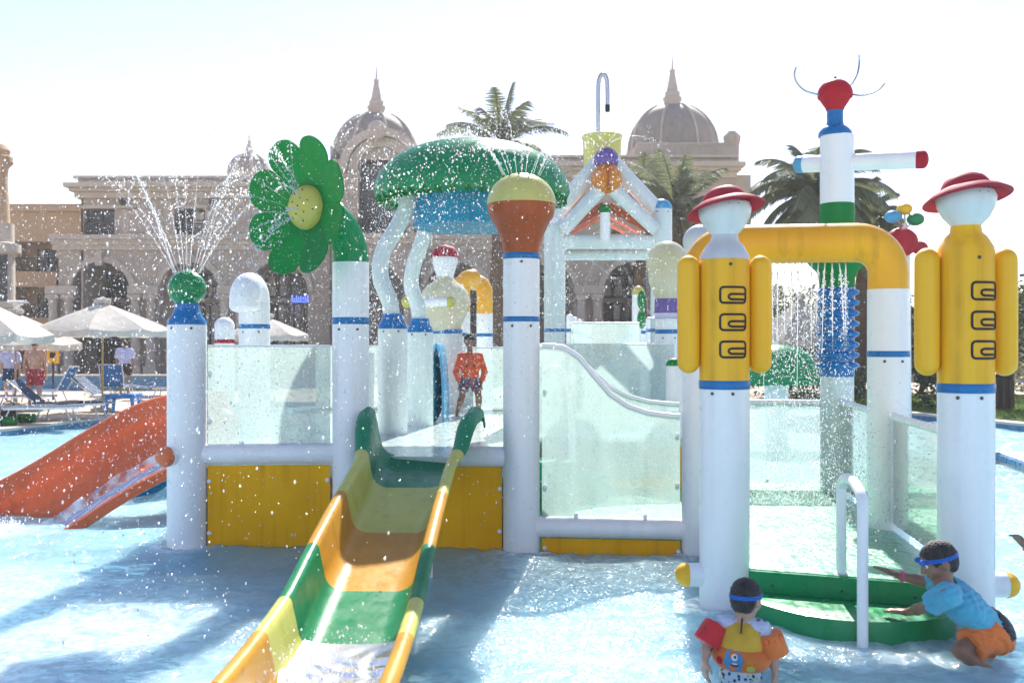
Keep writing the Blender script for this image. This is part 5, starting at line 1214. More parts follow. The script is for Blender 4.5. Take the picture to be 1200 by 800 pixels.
t = thing('raised_pool_wall', 'low blue tiled wall of a second pool beyond the loungers', 'wall', (X(150, 34), 34, ZG))
MB().box((X(120, 34), 34, .36), (9.5, .3, .5)).build('wall', 'tile_blue', t, smooth=None); MB().box((X(120, 34), 34, .625), (9.6, .45, .05)).build('coping', 'coping', t, smooth=None)
tree('strip of low green planting before the blue tiled wall', 'shrub', 150, 462, 31, 2.5, 60, 'grass', False, 'shrub', 10, .06, 60, .0)
t = thing('waste_bin', 'dark slatted litter bin beside the tree trunk on the lawn', 'bin', (X(1175, 23.5), 23.5, .14))
x, y = X(1175, 23.5), 23.5
MB().lathe([(.22, .14), (.24, .9), (.26, .92), (.26, .98), (.1, 1.04)], (x, y, 0), 16).build('body', 'iron', t)
for k in range(10):
    a = R(36*k); MB().box((x+.245*math.cos(a), y+.245*math.sin(a), .53), (.02, .05, .66), Matrix.Rotation(a, 3, 'Z')).build('slat', 'bark', t, smooth=None)

# ------------------------------------------------------------------ people: signed-distance bodies turned into one mesh
def seg_d(p, a, b, ra, rb, flat):
    ab = b-a; L2 = float(ab @ ab)+1e-12; t = ((p-a) @ ab)/L2; tc = np.clip(t, 0, 1)
    d = np.linalg.norm(p-a-tc[..., None]*ab, axis=-1)-(ra+(rb-ra)*tc)
    if flat: d = np.maximum(d, np.maximum(-t, t-1)*math.sqrt(L2))
    return d
def sdf_build(prims, vox, name, cuts=()):
    lo = np.full(3, 1e9); hi = -lo
    B = []
    for pr in prims:
        if pr[0] in ('cap', 'cyl'): a, b = np.array(pr[1]), np.array(pr[2]); r = max(pr[3], pr[4]); l, h = np.minimum(a, b)-r, np.maximum(a, b)+r
        else: c = np.array(pr[1]); r = max(pr[2]); l, h = c-r, c+r
        B.append((l, h)); lo = np.minimum(lo, l); hi = np.maximum(hi, h)
    lo -= 4*vox; hi += 4*vox; n = np.ceil((hi-lo)/vox).astype(int)+1
    V = np.full(n, .08, np.float32)
    ax = [lo[i]+vox*np.arange(n[i]) for i in range(3)]
    for pr, (l, h) in zip(prims, B):
        k = pr[5] if pr[0] in ('cap', 'cyl') else pr[4]
        pad = abs(k)+3*vox; i0 = np.maximum(0, ((l-pad-lo)/vox).astype(int)); i1 = np.minimum(n, ((h+pad-lo)/vox).astype(int)+2)
        sl_ = tuple(slice(i0[j], i1[j]) for j in range(3))
        G = np.stack(np.meshgrid(*[ax[j][i0[j]:i1[j]] for j in range(3)], indexing='ij'), -1)
        if pr[0] in ('cap', 'cyl'): d = seg_d(G, np.array(pr[1], float), np.array(pr[2], float), pr[3], pr[4], pr[0] == 'cyl')
        else:
            q_ = G-np.array(pr[1], float)
            if pr[3] is not None: q_ = q_ @ np.array(pr[3], float)
            rr = np.array(pr[2], float); k0 = np.linalg.norm(q_/rr, axis=-1); k1 = np.linalg.norm(q_/(rr*rr), axis=-1)+1e-9; d = k0*(k0-1)/k1
        v = V[sl_]
        if k < 0:                                        # carve
            kk = -k; h_ = np.clip(.5-.5*(v+d)/kk, 0, 1); V[sl_] = v*(1-h_)+(-d)*h_+kk*h_*(1-h_)
        else:
            h_ = np.clip(.5+.5*(v-d)/max(k, 1e-4), 0, 1); V[sl_] = v*(1-h_)+d*h_-k*h_*(1-h_)
    if cuts:
        G = np.stack(np.meshgrid(*ax, indexing='ij'), -1)
        for (p, nrm) in cuts:
            nrm = np.array(nrm, float); nrm /= np.linalg.norm(nrm); V = np.maximum(V, (G-np.array(p, float)) @ nrm)
    # surface nets
    ins = V < 0
    c8 = [V[i:n[0]-1+i, j:n[1]-1+j, k:n[2]-1+k] for i in (0, 1) for j in (0, 1) for k in (0, 1)]
    s8 = [c < 0 for c in c8]; cnt = sum(s.astype(np.int8) for s in s8); act = (cnt > 0) & (cnt < 8)
    offs = [(i, j, k) for i in (0, 1) for j in (0, 1) for k in (0, 1)]
    acc = np.zeros(act.shape+(3,)); num = np.zeros(act.shape)
    for a in range(8):
        for b in range(a+1, 8):
            df = [offs[b][i]-offs[a][i] for i in range(3)]
            if sum(abs(x_) for x_ in df) != 1: continue
            cr = (s8[a] != s8[b]) & act; tt = np.where(cr, c8[a]/(c8[a]-c8[b]+1e-20), 0)
            for i in range(3): acc[..., i] += np.where(cr, offs[a][i]+tt*df[i], 0)
            num += cr
    ids = np.full(act.shape, -1); w_ = np.argwhere(act); ids[act] = np.arange(len(w_))
    verts = lo+vox*(w_+acc[act]/num[act][:, None]); faces = []
    for axn in range(3):
        o1, o2 = [(1, 2), (2, 0), (0, 1)][axn]
        sl0 = [slice(1, -1)]*3; sl0[axn] = slice(0, n[axn]-1); sl1 = list(sl0); sl1[axn] = slice(1, n[axn])
        A_, B_ = ins[tuple(sl0)], ins[tuple(sl1)]
        for flip in (False, True):
            ch = np.argwhere((A_ & ~B_) if not flip else (~A_ & B_))
            if not len(ch): continue
            base = ch+np.array([0 if i == axn else 1 for i in range(3)]); q_ = []
            for (u_, v_) in ((-1, -1), (0, -1), (0, 0), (-1, 0)):
                e_ = base.copy(); e_[:, o1] += u_; e_[:, o2] += v_; q_.append(ids[e_[:, 0], e_[:, 1], e_[:, 2]])
            f = np.stack(q_, -1); faces.append(f[:, ::-1] if flip else f)
    F_ = np.concatenate(faces); F_ = F_[(F_ >= 0).all(1)]
    me = bpy.data.meshes.new(name); me.from_pydata(verts.tolist(), [], F_.tolist()); return me
def cap(a, b, ra, rb=None, k=.02): return ('cap', tuple(a), tuple(b), ra, ra if rb is None else rb, k)
def cyl(a, b, ra, rb=None, k=.01): return ('cyl', tuple(a), tuple(b), ra, ra if rb is None else rb, k)
def ell(c, r, rot=None, k=.02): return ('ell', tuple(c), tuple(r), None if rot is None else [list(row) for row in rot], k)
def frame(fwd, up):
    f = Vector(fwd).normalized(); l = Vector(up).cross(f).normalized(); u_ = f.cross(l)
    return f, l, u_, Matrix((l, f, u_)).transposed()       # columns: left, forward, up
def hand_prims(wr, dirv, palm_n, s, thumb_side, curl=.35, spread=.16):
    d_ = Vector(dirv).normalized(); n_ = Vector(palm_n); n_ = (n_-d_*n_.dot(d_)).normalized(); x_ = d_.cross(n_).normalized()*thumb_side; wr = Vector(wr); P_ = []
    for o in (-.026, -.009, .009, .026): P_.append(cap(wr+x_*o*.6*s+d_*.012*s, wr+x_*o*s+d_*.075*s, .014*s, .0125*s, .012*s))
    for o, ln in ((.027, .062), (.0095, .070), (-.0085, .065), (-.026, .050)):
        kb = wr+x_*o*s+d_*.078*s; dv = (d_+x_*o*spread*22*.3).normalized(); m1 = kb+(dv*math.cos(curl*.6)+n_*math.sin(curl*.6))*ln*.48*s; m2 = m1+(dv*math.cos(curl*1.5)+n_*math.sin(curl*1.5))*ln*.52*s
        P_ += [cap(kb, m1, .0095*s, .0085*s, .004*s), cap(m1, m2, .0085*s, .0072*s, .004*s)]
    tb = wr+x_*.022*s+d_*.022*s; t1 = tb+(x_*.8+d_*.75+n_*.25).normalized()*.036*s; t2 = t1+(x_*.35+d_*.9+n_*.35).normalized()*.03*s
    P_ += [cap(tb, t1, .0135*s, .0105*s, .008*s), cap(t1, t2, .0105*s, .0085*s, .004*s)]
    return P_
def head_prims(c, fwd, up, s):
    f, l, u_, Mx = frame(fwd, up); c = Vector(c)
    P_ = [ell(c+u_*.02*s, (.074*s, .093*s, .085*s), Mx, .01), ell(c+f*.02*s-u_*.035*s, (.056*s, .066*s, .068*s), Mx, .03*s), ell(c+f*.045*s-u_*.082*s, (.03*s, .03*s, .022*s), Mx, .025*s)]
    P_ += [cap(c+f*.086*s+u_*.008*s, c+f*.102*s-u_*.026*s, .008*s, .013*s, .014*s)]
    for sd in (-1, 1):
        P_ += [ell(c+l*sd*.074*s-f*.005*s-u_*.012*s, (.010*s, .020*s, .029*s), Mx, .008*s), ell(c+l*sd*.038*s+f*.062*s-u_*.032*s, (.022*s, .02*s, .022*s), Mx, .02*s)]
        P_ += [('ell', tuple(c+l*sd*.030*s+f*.092*s+u_*.006*s), (.018*s, .012*s, .011*s), [list(r) for r in Mx], -.010*s)]
    P_ += [cap(c+f*.078*s+l*.016*s-u_*.058*s, c+f*.078*s-l*.016*s-u_*.058*s, .010*s, .010*s, .010*s)]
    P_ += [('cap', tuple(c+f*.092*s+l*.02*s-u_*.0575*s), tuple(c+f*.092*s-l*.02*s-u_*.0575*s), .0025*s, .0025*s, -.004*s)]
    return P_, f, l, u_, Mx
def person(name, label, J, s, skin, vox, base, group=None, hands=True):
    """J: joints in world coordinates. s scales a 1.2 m child."""
    t = thing(name, label, 'person', base, group)
    V_ = {k: Vector(v) for k, v in J.items() if k[:2] in ('he', 'sh', 'el', 'wr', 'hi', 'kn', 'an', 'to')}
    PR, f, l, u_, Mx = head_prims(V_['head'], J['hf'], J['hu'], J.get('hs', 1.0)*s)
    nb = (V_['shL']+V_['shR'])*.5; pel = (V_['hipL']+V_['hipR'])*.5
    up = (nb-pel).normalized(); lat = (V_['shL']-V_['shR']).normalized(); fr = lat.cross(up).normalized()*1.0
    Bm = Matrix((lat, fr, up)).transposed(); T = (nb-pel).length
    PR += [cap(V_['head']-u_*.05*s-f*.015*s, nb+up*.01*s, .036*s, .042*s, .03*s)]
    hwid = (V_['shL']-V_['shR']).length/2
    tor = [ell(nb-up*.10*s, (hwid*.98, .078*s, .12*s), Bm, .03*s), ell(nb.lerp(pel, .55), (hwid*.82, .074*s, .13*s), Bm, .05*s), ell(pel+up*.02*s, (hwid*.90, .082*s, .095*s), Bm, .05*s), cap(V_['shL']-lat*.01*s, V_['shR']+lat*.01*s, .038*s, .038*s, .03*s)]
    PR += tor
    for sd in 'LR':
        a, b, c = V_['sh'+sd], V_['el'+sd], V_['wr'+sd]
        PR += [cap(a, b, .036*s, .029*s, .025*s), cap(b, b.lerp(c, .35), .029*s, .029*s, .015*s), cap(b.lerp(c, .35), c, .029*s, .0205*s, .015*s)]
        dv = Vector(J.get('dir'+sd, c-b)); pn = J.get('palm'+sd, (0, 0, -1))
        if hands: PR += hand_prims(c, dv, pn, s*.92, J.get('th'+sd, 1), J.get('cu'+sd, .3))
        else: PR += [ell(c+dv.normalized()*.06*s, (.03*s, .03*s, .06*s), None, .02)]
        h, kn, an = V_['hip'+sd], V_['kn'+sd], V_['an'+sd]
        PR += [cap(h, kn, .062*s, .043*s, .03*s), cap(kn, kn.lerp(an, .3), .042*s, .045*s, .02*s), cap(kn.lerp(an, .3), an, .045*s, .027*s, .02*s)]
        td = Vector(V_.get('toe'+sd, an+fr*.14*s+Vector((0, 0, -.03*s)))) if ('toe'+sd) in V_ else an+Vector((fr.x, fr.y, 0)).normalized()*.15*s-Vector((0, 0, .035*s))
        PR += [cap(an-Vector((0, 0, .012*s)), an.lerp(td, .5)-Vector((0, 0, .008*s)), .026*s, .026*s, .02*s), cap(an.lerp(td, .5)-Vector((0, 0, .008*s)), td, .026*s, .018*s, .015*s), cap(an, an-(td-an).normalized()*.03*s-Vector((0, 0, .02*s)), .024*s, .022*s, .015*s)]
    body = link('body', sdf_build(PR, vox, 'body'), skin, t, None); body.data.polygons.foreach_set('use_smooth', [True]*len(body.data.polygons))
    return t, dict(V=V_, f=f, l=l, u=u_, Mx=Mx, nb=nb, pel=pel, up=up, lat=lat, fr=fr, Bm=Bm, hw=hwid, tor=tor, body=body)
from mathutils import noise as mnoise
FOLDS = ('shirt', 'shorts', 'rash_guard', 'waist_panel')
def wear(name, prims, vox, mat, parent, cuts=()):
    me = sdf_build(prims, vox, name, cuts)
    if name in FOLDS:
        am = .0075 if name in ('shirt', 'shorts') else .004
        nvv = len(me.vertices); C = np.empty(nvv*3, np.float32); me.vertices.foreach_get('co', C); C = C.reshape(-1, 3); Nn = np.empty(nvv*3, np.float32); me.vertex_normals.foreach_get('vector', Nn); Nn = Nn.reshape(-1, 3)
        x_, y_, z_ = C[:, 0], C[:, 1], C[:, 2]
        w1 = np.sin(x_*31+5*np.sin(z_*17+y_*9))*np.sin(z_*47+4*np.sin(x_*15+y_*21)); w2 = np.sin(x_*90+3*np.sin(z_*60))*np.sin(y_*80+z_*75)
        C = C+Nn*(am*(1-np.abs(w1)*1.7)*.8+am*.3*w2)[:, None]; me.vertices.foreach_set('co', C.ravel()); me.update()
    o = link(name, me, mat, parent, None); o.data.polygons.foreach_set('use_smooth', [True]*len(o.data.polygons)); return o
def infl(prims, e):
    out = []
    for p in prims:
        if p[0] in ('cap', 'cyl'): out.append((p[0], p[1], p[2], p[3]+e, p[4]+e, p[5]))
        else: out.append((p[0], p[1], tuple(r+e for r in p[2]), p[3], p[4]))
    return out
def hair(t, D, s, vox, mat='hair', low=-.02, back=.0):
    c = D['V']['head']; f, l, u_, Mx = D['f'], D['l'], D['u'], D['Mx']
    pr = [ell(c+u_*.024*s-f*.004*s, (.0795*s, .0975*s, .088*s), Mx, .01), ell(c-f*.038*s-u_*.028*s, (.058*s, .050*s, .055*s), Mx, .03*s), ('ell', tuple(c+f*.10*s-u_*.01*s), (.075*s, .075*s, .062*s), [list(r) for r in Mx], -.012*s)]
    for sd in (-1, 1): pr.append(('ell', tuple(c+l*sd*.085*s+f*.004*s-u_*.035*s), (.03*s, .034*s, .045*s), [list(r) for r in Mx], -.008*s))
    o = wear('hair', pr, vox*.8, mat, t, [(c-u_*.072*s-f*.05*s, -u_-f*.25)])
    me = o.data; nvv = len(me.vertices); C = np.empty(nvv*3, np.float32); me.vertices.foreach_get('co', C); C = C.reshape(-1, 3); Nn = np.empty(nvv*3, np.float32); me.vertex_normals.foreach_get('vector', Nn); Nn = Nn.reshape(-1, 3)
    x_, y_, z_ = C[:, 0], C[:, 1], C[:, 2]; rg = np.random.default_rng(8)
    C = C+Nn*(np.sin(x_*260/s+3*np.sin(z_*90))*np.sin(y_*230+z_*120)*.0026+rg.uniform(-.0016, .0016, nvv))[:, None]; me.vertices.foreach_set('co', C.ravel()); me.update()
    return o
def eyes(t, D, s):
    c = D['V']['head']; f, l, u_ = D['f'], D['l'], D['u']
    for sd in (-1, 1):
        e = MB().sphere(c+l*sd*.030*s+f*.079*s+u_*.006*s, .0115*s, 10, 8).build('eye', 'fabric_white', t); MB().sphere(c+l*sd*.030*s+f*.0855*s+u_*.006*s, .0065*s, 8, 6).build('iris', 'dark', e)
        MB().tube([c+l*sd*(.018+.011*k)*s+f*(.090-.003*k)*s+u_*(.026+.002*math.sin(k*1.5))*s for k in range(3)], .0032*s, 5).build('eyebrow', 'hair', t)
def ring(c, a, b, ra, rb, n_=28):
    return [Vector(c)+Vector(a)*(ra*math.cos(2*math.pi*k/n_))+Vector(b)*(rb*math.sin(2*math.pi*k/n_)) for k in range(n_)]
def goggles(t, D, s, lift=.03, tilt=.3):
    c = D['V']['head']; f, l, u_ = D['f'], D['l'], D['u']
    n_ = (u_+f*tilt*-1).normalized(); ff = (f+u_*tilt).normalized()
    mb = MB(); pts = ring(c+u_*lift*s-f*.005*s, l, ff, .0805*s, .0985*s)
    for dz in (-.007, 0, .007): mb.tube([p+n_*dz*s for p in pts], .0042*s, 6, closed=True)
    st_ = mb.build('goggle_strap', 'goggle', t)
    for sd in (-1, 1):
        MB().sphere(c+u_*lift*s+ff*.095*s+l*sd*.033*s, .021*s, 12, 8, (1, .7, .75)).build('goggle_lens', 'goggle', st_)

# boy in the cyan shirt reaching over the steps
d0 = 5.45
J = dict(head=P(1101, 657, d0), hf=(-.93, .05, -.36), hu=(-.36, 0, .93),
         shL=P(1112, 697, d0-.17), shR=P(1104, 682, d0+.12), elL=P(1081, 712, d0+.02), wrL=P(1063, 717, d0+.22), elR=P(1083, 681, d0+.2), wrR=P(1052, 674, d0+.28),
         hipL=P(1162, 742, d0-.09), hipR=P(1165, 738, d0+.09), knL=P(1126, 762, d0-.15), knR=P(1128, 780, d0+.1), anL=P(1184, 806, d0-.12), anR=P(1190, 810, d0+.1), toeL=P(1212, 812, d0-.12), toeR=P(1216, 816, d0+.1))
J['dirL'] = P(1040, 714, d0+.3)-P(1063, 717, d0+.22); J['palmL'] = (0, 0, -1); J['cuL'] = .12
J['dirR'] = P(1026, 663, d0+.3)-P(1052, 674, d0+.28); J['palmR'] = (.1, -.25, -1); J['cuR'] = .1; J['thL'] = -1; J['thR'] = 1
t, D = person('person', 'boy in cyan shirt and orange shorts reaching across the green steps', J, 1.02, 'skin', .0052, (P(1165, 745, d0).x, d0, -.05))
s = 1.02; V_ = D['V']
pr = infl(D['tor'], .013)
for sd in 'LR':
    a, b = V_['sh'+sd], V_['el'+sd]; q_ = .62
    pr += [cyl(a-(b-a)*.1, a.lerp(b, q_), .056*s, .062*s, .03*s), ell(a, (.056, .056, .056), None, .03)]
pr.append(('cap', tuple(D['nb']+D['up']*.0-D['fr']*.0), tuple(D['V']['head']), .058*s, .06*s, -.008))
sh = wear('shirt', pr, .007, 'shirt_cyan', t, [(D['nb']+D['up']*.085*s, D['up']), (D['pel']+D['up']*.01, -D['up'])])
pr = [D['tor'][2]]; pr = infl(pr, .018)
for sd in 'LR': pr.append(cyl(V_['hip'+sd]-(V_['kn'+sd]-V_['hip'+sd])*.1, V_['hip'+sd].lerp(V_['kn'+sd], .72), .080*s, .088*s, .04*s))
wear('shorts', pr, .007, 'shorts_or', t)
wear('waist_panel', infl([D['tor'][2]], .024), .007, 'black_cloth', t, [(D['pel']+D['up']*.07, D['up']), (D['pel']+D['up']*.0-D['fr']*.02, -D['up']+D['fr']*.9)])
hair(t, D, s, .006); eyes(t, D, s); goggles(t, D, s, .022, .12)
MB().tube(ring(V_['wrR']-(V_['wrR']-V_['elR']).normalized()*.025, (0, 1, 0), Vector((V_['wrR']-V_['elR'])).cross(Vector((0, 1, 0))).normalized(), .026, .026, 16), .009, 6, closed=True).build('wristband', 'pink', t)

# toddler with arm floats, back turned
d0 = 5.0
J = dict(hs=1.08, head=P(874, 701, d0), hf=(.62, .76, -.12), hu=(.02, .05, 1),
         shL=P(847, 729, d0+.03), shR=P(894, 735, d0-.03), elL=P(829, 757, d0+.0), wrL=P(826, 772, d0-.03), elR=P(906, 771, d0-.03), wrR=P(908, 786, d0-.04),
         hipL=P(860, 792, d0+.02), hipR=P(876, 793, d0-.02), knL=(P(866, 800, d0).x, d0+.17, WB+.04), knR=(P(886, 800, d0).x, d0+.12, WB+.04), anL=(P(846, 800, d0).x, d0-.02, WB+.035), anR=(P(868, 800, d0).x, d0-.07, WB+.035))
J['shL'], J['shR'] = J['shL'], J['shR']
J['dirL'] = Vector((-.03, -.05, -1)); J['palmL'] = (.9, .3, 0); J['dirR'] = Vector((.05, -.05, -1)); J['palmR'] = (-.9, .3, 0); J['cuL'] = J['cuR'] = .4; J['thL'] = 1; J['thR'] = -1
t, D = person('person', 'toddler with orange float vest and red and orange arm floats, back turned', J, .86, 'skin_lt', .0052, (J['hipL'].x, d0, WB))
s = .86; V_ = D['V']; pr = infl(D['tor'], .007)
for sd in 'LR': pr.append(cyl(V_['sh'+sd]-(V_['el'+sd]-V_['sh'+sd])*.1, V_['sh'+sd].lerp(V_['el'+sd], .95), .040*s, .040*s, .02*s))
wear('rash_guard', pr, .006, 'rash_grey', t, [(D['nb']+D['up']*.055*s, D['up']), (D['pel']+D['up']*.0, -D['up'])])
neck = D['nb']
vest = infl(D['tor'][:2], .020)+[('cap', tuple(neck+D['up']*.07+D['fr']*-.06), tuple(neck+D['up']*.0-D['fr']*.09), .05, .028, -.01), ('cap', tuple(V_['shL']+D['lat']*.03), tuple(V_['shL']-D['up']*.09+D['lat']*.03), .05, .045, -.01), ('cap', tuple(V_['shR']-D['lat']*.03), tuple(V_['shR']-D['up']*.09-D['lat']*.03), .05, .045, -.01)]
wear('vest', vest, .006, 'vest_yel', t, [(D['nb']+D['up']*.035*s, D['up']), (D['nb']-D['up']*.17, -D['up'])])
fb = D['nb']-D['up']*.155
band_ = [ell(fb, (D['hw']*1.0+.05, .115, .085), D['Bm'], .01)]
flo = wear('float_band', band_, .006, 'float_or', t, [(fb+D['up']*.075, D['up']), (fb-D['up']*.08, -D['up'])])
for sd, mt in (('L', 'float_red'), ('R', 'float_or')):
    a, b = V_['sh'+sd], V_['el'+sd]; m0 = a.lerp(b, .55); dv = (b-a).normalized(); o_ = (D['lat']*(1 if sd == 'L' else -1))*.018
    af = wear('arm_float', [cyl(m0+o_-dv*.056, m0+o_+dv*.056, .062, .064, .01), cap(m0+o_-dv*.03, m0+o_+dv*.03, .065, .066, .02)], .006, mt, t, [(m0+dv*.058, dv), (m0-dv*.058, -dv)])
    
    rr = random.Random(4)
    for k in range(8):
        a_ = R(-150+24*k); e1 = D['fr']; e2 = dv.cross(e1).normalized(); q_ = (e1*-math.cos(a_+2.0)+e2*math.sin(a_+2.0)); c_ = m0+o_+dv*rr.uniform(-.045, .045)+q_*.0645
        sp_ = MB()
        if sd == 'L': sp_.box(c_, (.006, .006, .026), Matrix.Rotation(rr.uniform(-.6, .6), 3, 'Y'))
        else: sp_.lathe([(.016, -.004), (.016, .003)], c_, 12, q_)
        sp_.build('float_print', 'dark' if sd == 'L' else 'float_red', af, smooth=None)
# round friendly monster print on the back of the float band
bk = -D['fr']; la = -D['lat']; up = D['up']
def onb(u, v, h=.0):
    q_ = Vector((u, v)); a = u/(D['hw']*1.0+.05); zz_ = v/.085; k = math.sqrt(max(.05, 1-a*a-zz_*zz_)); return fb+la*u+up*v+bk*(.115*k+.002+h)
def blob(name, c, rx, ry, mat, h, parent, wob=0):
    mb = MB(); vs = [onb(c[0], c[1], h)]; n_ = 26
    for k in range(n_):
        a = 2*math.pi*k/n_; w2 = 1+wob*math.sin(6*a); vs.append(onb(c[0]+rx*w2*math.cos(a), c[1]+ry*w2*math.sin(a), h))
    mb.add(vs, [(0, 1+k, 1+(k+1) % n_) for k in range(n_)]); return mb.build(name, mat, parent, smooth=60)
mo = blob('monster_print', (-.03, .0), .046, .060, 'mon_blue', .003, flo, .05)
blob('print_eye', (-.025, .022), .016, .016, 'fabric_white', .005, flo); blob('print_pupil', (-.022, .024), .006, .007, 'dark', .0065, flo); blob('print_mouth', (-.022, -.014), .020, .011, 'fabric_navy', .005, flo); blob('print_teeth', (-.022, -.008), .016, .004, 'fabric_white', .0065, flo)
blob('print_spot', (.055, -.03), .022, .018, 'lemon', .004, flo, .08); blob('print_spot', (.05, .005), .022, .014, 'orange', .004, flo, .1); blob('print_spot', (-.10, -.01), .016, .02, 'red', .004, flo, .1)
pr = infl([D['tor'][2]], .014)
for sd in 'LR': pr.append(cyl(V_['hip'+sd], V_['hip'+sd].lerp(V_['kn'+sd], .7), .068*s, .072*s, .02*s))
wear('shorts', pr, .007, 'shorts_pat', t, [(D['pel']+D['up']*.07, D['up'])])
MB().tube([D['nb']+up*.045-D['fr']*.048, D['nb']+up*.015-D['fr']*.072, D['nb']-up*.02-D['fr']*.088], .005, 6).build('zipper', 'black_cloth', t)
hair(t, D, s*1.08, .006); eyes(t, D, s*1.08); goggles(t, D, s*1.08, .015, .05)

# boy in orange-red on the upper platform
d0 = 13.3; q = lambda px, py, dd=0: P(px, py, d0+dd)
J = dict(head=q(550, 399), hf=(-.1, -1, -.12), hu=(0, -.05, 1), shL=q(562, 417), shR=q(540, 417), elL=q(568, 435, -.02), wrL=q(564, 449, -.05), elR=q(534, 435, -.02), wrR=q(538, 449, -.05),
         hipL=q(557, 446), hipR=q(545, 446), knL=q(561, 465, -.04), knR=q(541, 465, -.04), anL=q(561, 482), anR=q(536, 483, -.05))
J['dirL'] = Vector((-.1, -.1, -1)); J['dirR'] = Vector((.1, -.1, -1)); J['palmL'] = (-1, 0, 0); J['palmR'] = (1, 0, 0); J['thL'] = 1; J['thR'] = -1
for k in ('anL', 'anR'): J[k].z = UP+.045
t, D = person('person', 'boy in orange red long sleeved top standing under the spray', J, .93, 'skin_dk', .0062, (q(550, 485).x, d0, UP))
s = .93; V_ = D['V']; pr = infl(D['tor'], .016)
for sd in 'LR': pr += [cap(V_['sh'+sd], V_['el'+sd], .048*s, .042*s, .02), cyl(V_['el'+sd], V_['el'+sd].lerp(V_['wr'+sd], .9), .042*s, .034*s, .015)]
tp_ = wear('rash_guard', pr, .008, 'shirt_red', t, [(D['nb']+D['up']*.05*s, D['up']), (D['pel']-D['up']*.0, -D['up'])])
lg = MB()
for k, (u, v, a, b) in enumerate([(-.035, .0, .035, .022), (0, .004, .04, .026), (.035, .0, .035, .02)]): lg.sphere(D['nb']-D['up']*(.13-v)+D['lat']*u+D['fr']*.088*s, .03, 10, 6, (a/.03, .35, b/.03))
lg.build('chest_print', 'black_cloth', tp_)
pr = infl([D['tor'][2]], .016)
for sd in 'LR': pr.append(cyl(V_['hip'+sd]-(V_['kn'+sd]-V_['hip'+sd])*.1, V_['hip'+sd].lerp(V_['kn'+sd], .58), .072*s, .076*s, .02*s))
wear('shorts', pr, .008, 'shorts_dk', t, [(D['pel']+D['up']*.05, D['up'])])
hair(t, D, s, .008); eyes(t, D, s)
wear('goggles', [ell(V_['head']+D['u']*.05*s+D['f']*.075*s+D['l']*.03, (.03, .02, .02), None, .01), ell(V_['head']+D['u']*.05*s+D['f']*.075*s-D['l']*.03, (.03, .02, .02), None, .01)], .006, 'dark', t)
# child just outside the frame whose hand reaches in
d0 = 6.3
J = dict(head=P(1243, 606, d0), hf=(-1, -.2, -.1), hu=(0, 0, 1), shL=P(1236, 642, d0-.13), shR=P(1236, 640, d0+.13), elL=P(1226, 668, d0-.2), wrL=P(1216, 690, d0-.25), elR=P(1217, 650, d0), wrR=P(1200, 638, d0-.02),
         hipL=P(1245, 700, d0-.08), hipR=P(1245, 700, d0+.08), knL=(P(1222, 750, d0).x, d0-.08, WB+.05), knR=(P(1222, 750, d0).x, d0+.08, WB+.05), anL=(P(1262, 700, d0).x, d0-.08, WB+.04), anR=(P(1262, 700, d0).x, d0+.08, WB+.04))
J['dirR'] = P(1187, 622, d0-.05)-P(1200, 638, d0-.02); J['palmR'] = (-.4, -.3, -1); J['cuR'] = .5; J['palmL'] = (0, 1, 0)
t, D = person('person', 'child in blue with one hand reaching in past the figure with yellow neck', J, 1.0, 'skin', .0062, (J['hipL'].x, d0, WB))
s = 1.0; V_ = D['V']; pr = infl(D['tor'], .014)
for sd in 'LR': pr.append(cyl(V_['sh'+sd], V_['sh'+sd].lerp(V_['el'+sd], .9), .046, .048, .02))
wear('shirt', pr, .008, 'fabric_blue', t, [(D['nb']+D['up']*.045, D['up']), (D['pel']-D['up']*.05, -D['up'])])
hair(t, D, s, .008); eyes(t, D, s)
MB().tube(ring(V_['wrR']-(V_['wrR']-V_['elR']).normalized()*.02, (0, 1, 0), Vector((V_['wrR']-V_['elR'])).cross(Vector((0, 1, 0))).normalized(), .026, .026, 16), .008, 6, closed=True).build('wristband', 'pink', t)
# grown-ups on the far deck
def standing(label, px, d, hgt, skin, face, shorts, shirt=None, vox=.013):
    x = X(px, d); s = hgt/1.2; z0 = ZG; k = hgt
    b = lambda a, c, e=0: Vector((x+a*k*face, d+e*k, z0+c*k))
    J = dict(head=b(0, .925), hf=(.3*face, .95, 0), hu=(0, 0, 1), shL=b(-.115*face, .80), shR=b(.115*face, .80), elL=b(-.15*face, .62), wrL=b(-.14*face, .49, .03), elR=b(.15*face, .62), wrR=b(.13*face, .49, .04), hipL=b(-.055*face, .51), hipR=b(.055*face, .51), knL=b(-.065*face, .28), knR=b(.06*face, .28), anL=b(-.07*face, .04), anR=b(.065*face, .04), hs=.8)
    t, D = person('person', label, J, s*.86, skin, vox, (x, d, z0), None, False)
    V_ = D['V']; pr = infl([D['tor'][2]], .03)
    for sd in 'LR': pr.append(cyl(V_['hip'+sd], V_['hip'+sd].lerp(V_['kn'+sd], .7), .1, .11, .03))
    wear('shorts', pr, .018, shorts, t, [(D['pel']+D['up']*.10, D['up'])])
    if shirt:
        pr = infl(D['tor'], .025)
        for sd in 'LR': pr.append(cyl(V_['sh'+sd], V_['sh'+sd].lerp(V_['el'+sd], .8), .075, .075, .03))
        wear('shirt', pr, .018, shirt, t, [(D['nb']+D['up']*.06, D['up'])])
    hair(t, D, s*.86*.8, .014)
standing('bare chested man in dark red shorts standing among the loungers', 41, 23.6, 1.72, 'skin_lt', 1, 'red_cloth')
standing('person in pale blue shirt walking beyond the wide parasol', 146, 31, 1.72, 'skin', -1, 'black_cloth', 'shirt_pale')
standing('person in pale top standing behind the corner loungers', 12, 27, 1.62, 'skin_lt', 1, 'fabric_navy', 'shirt_pale')
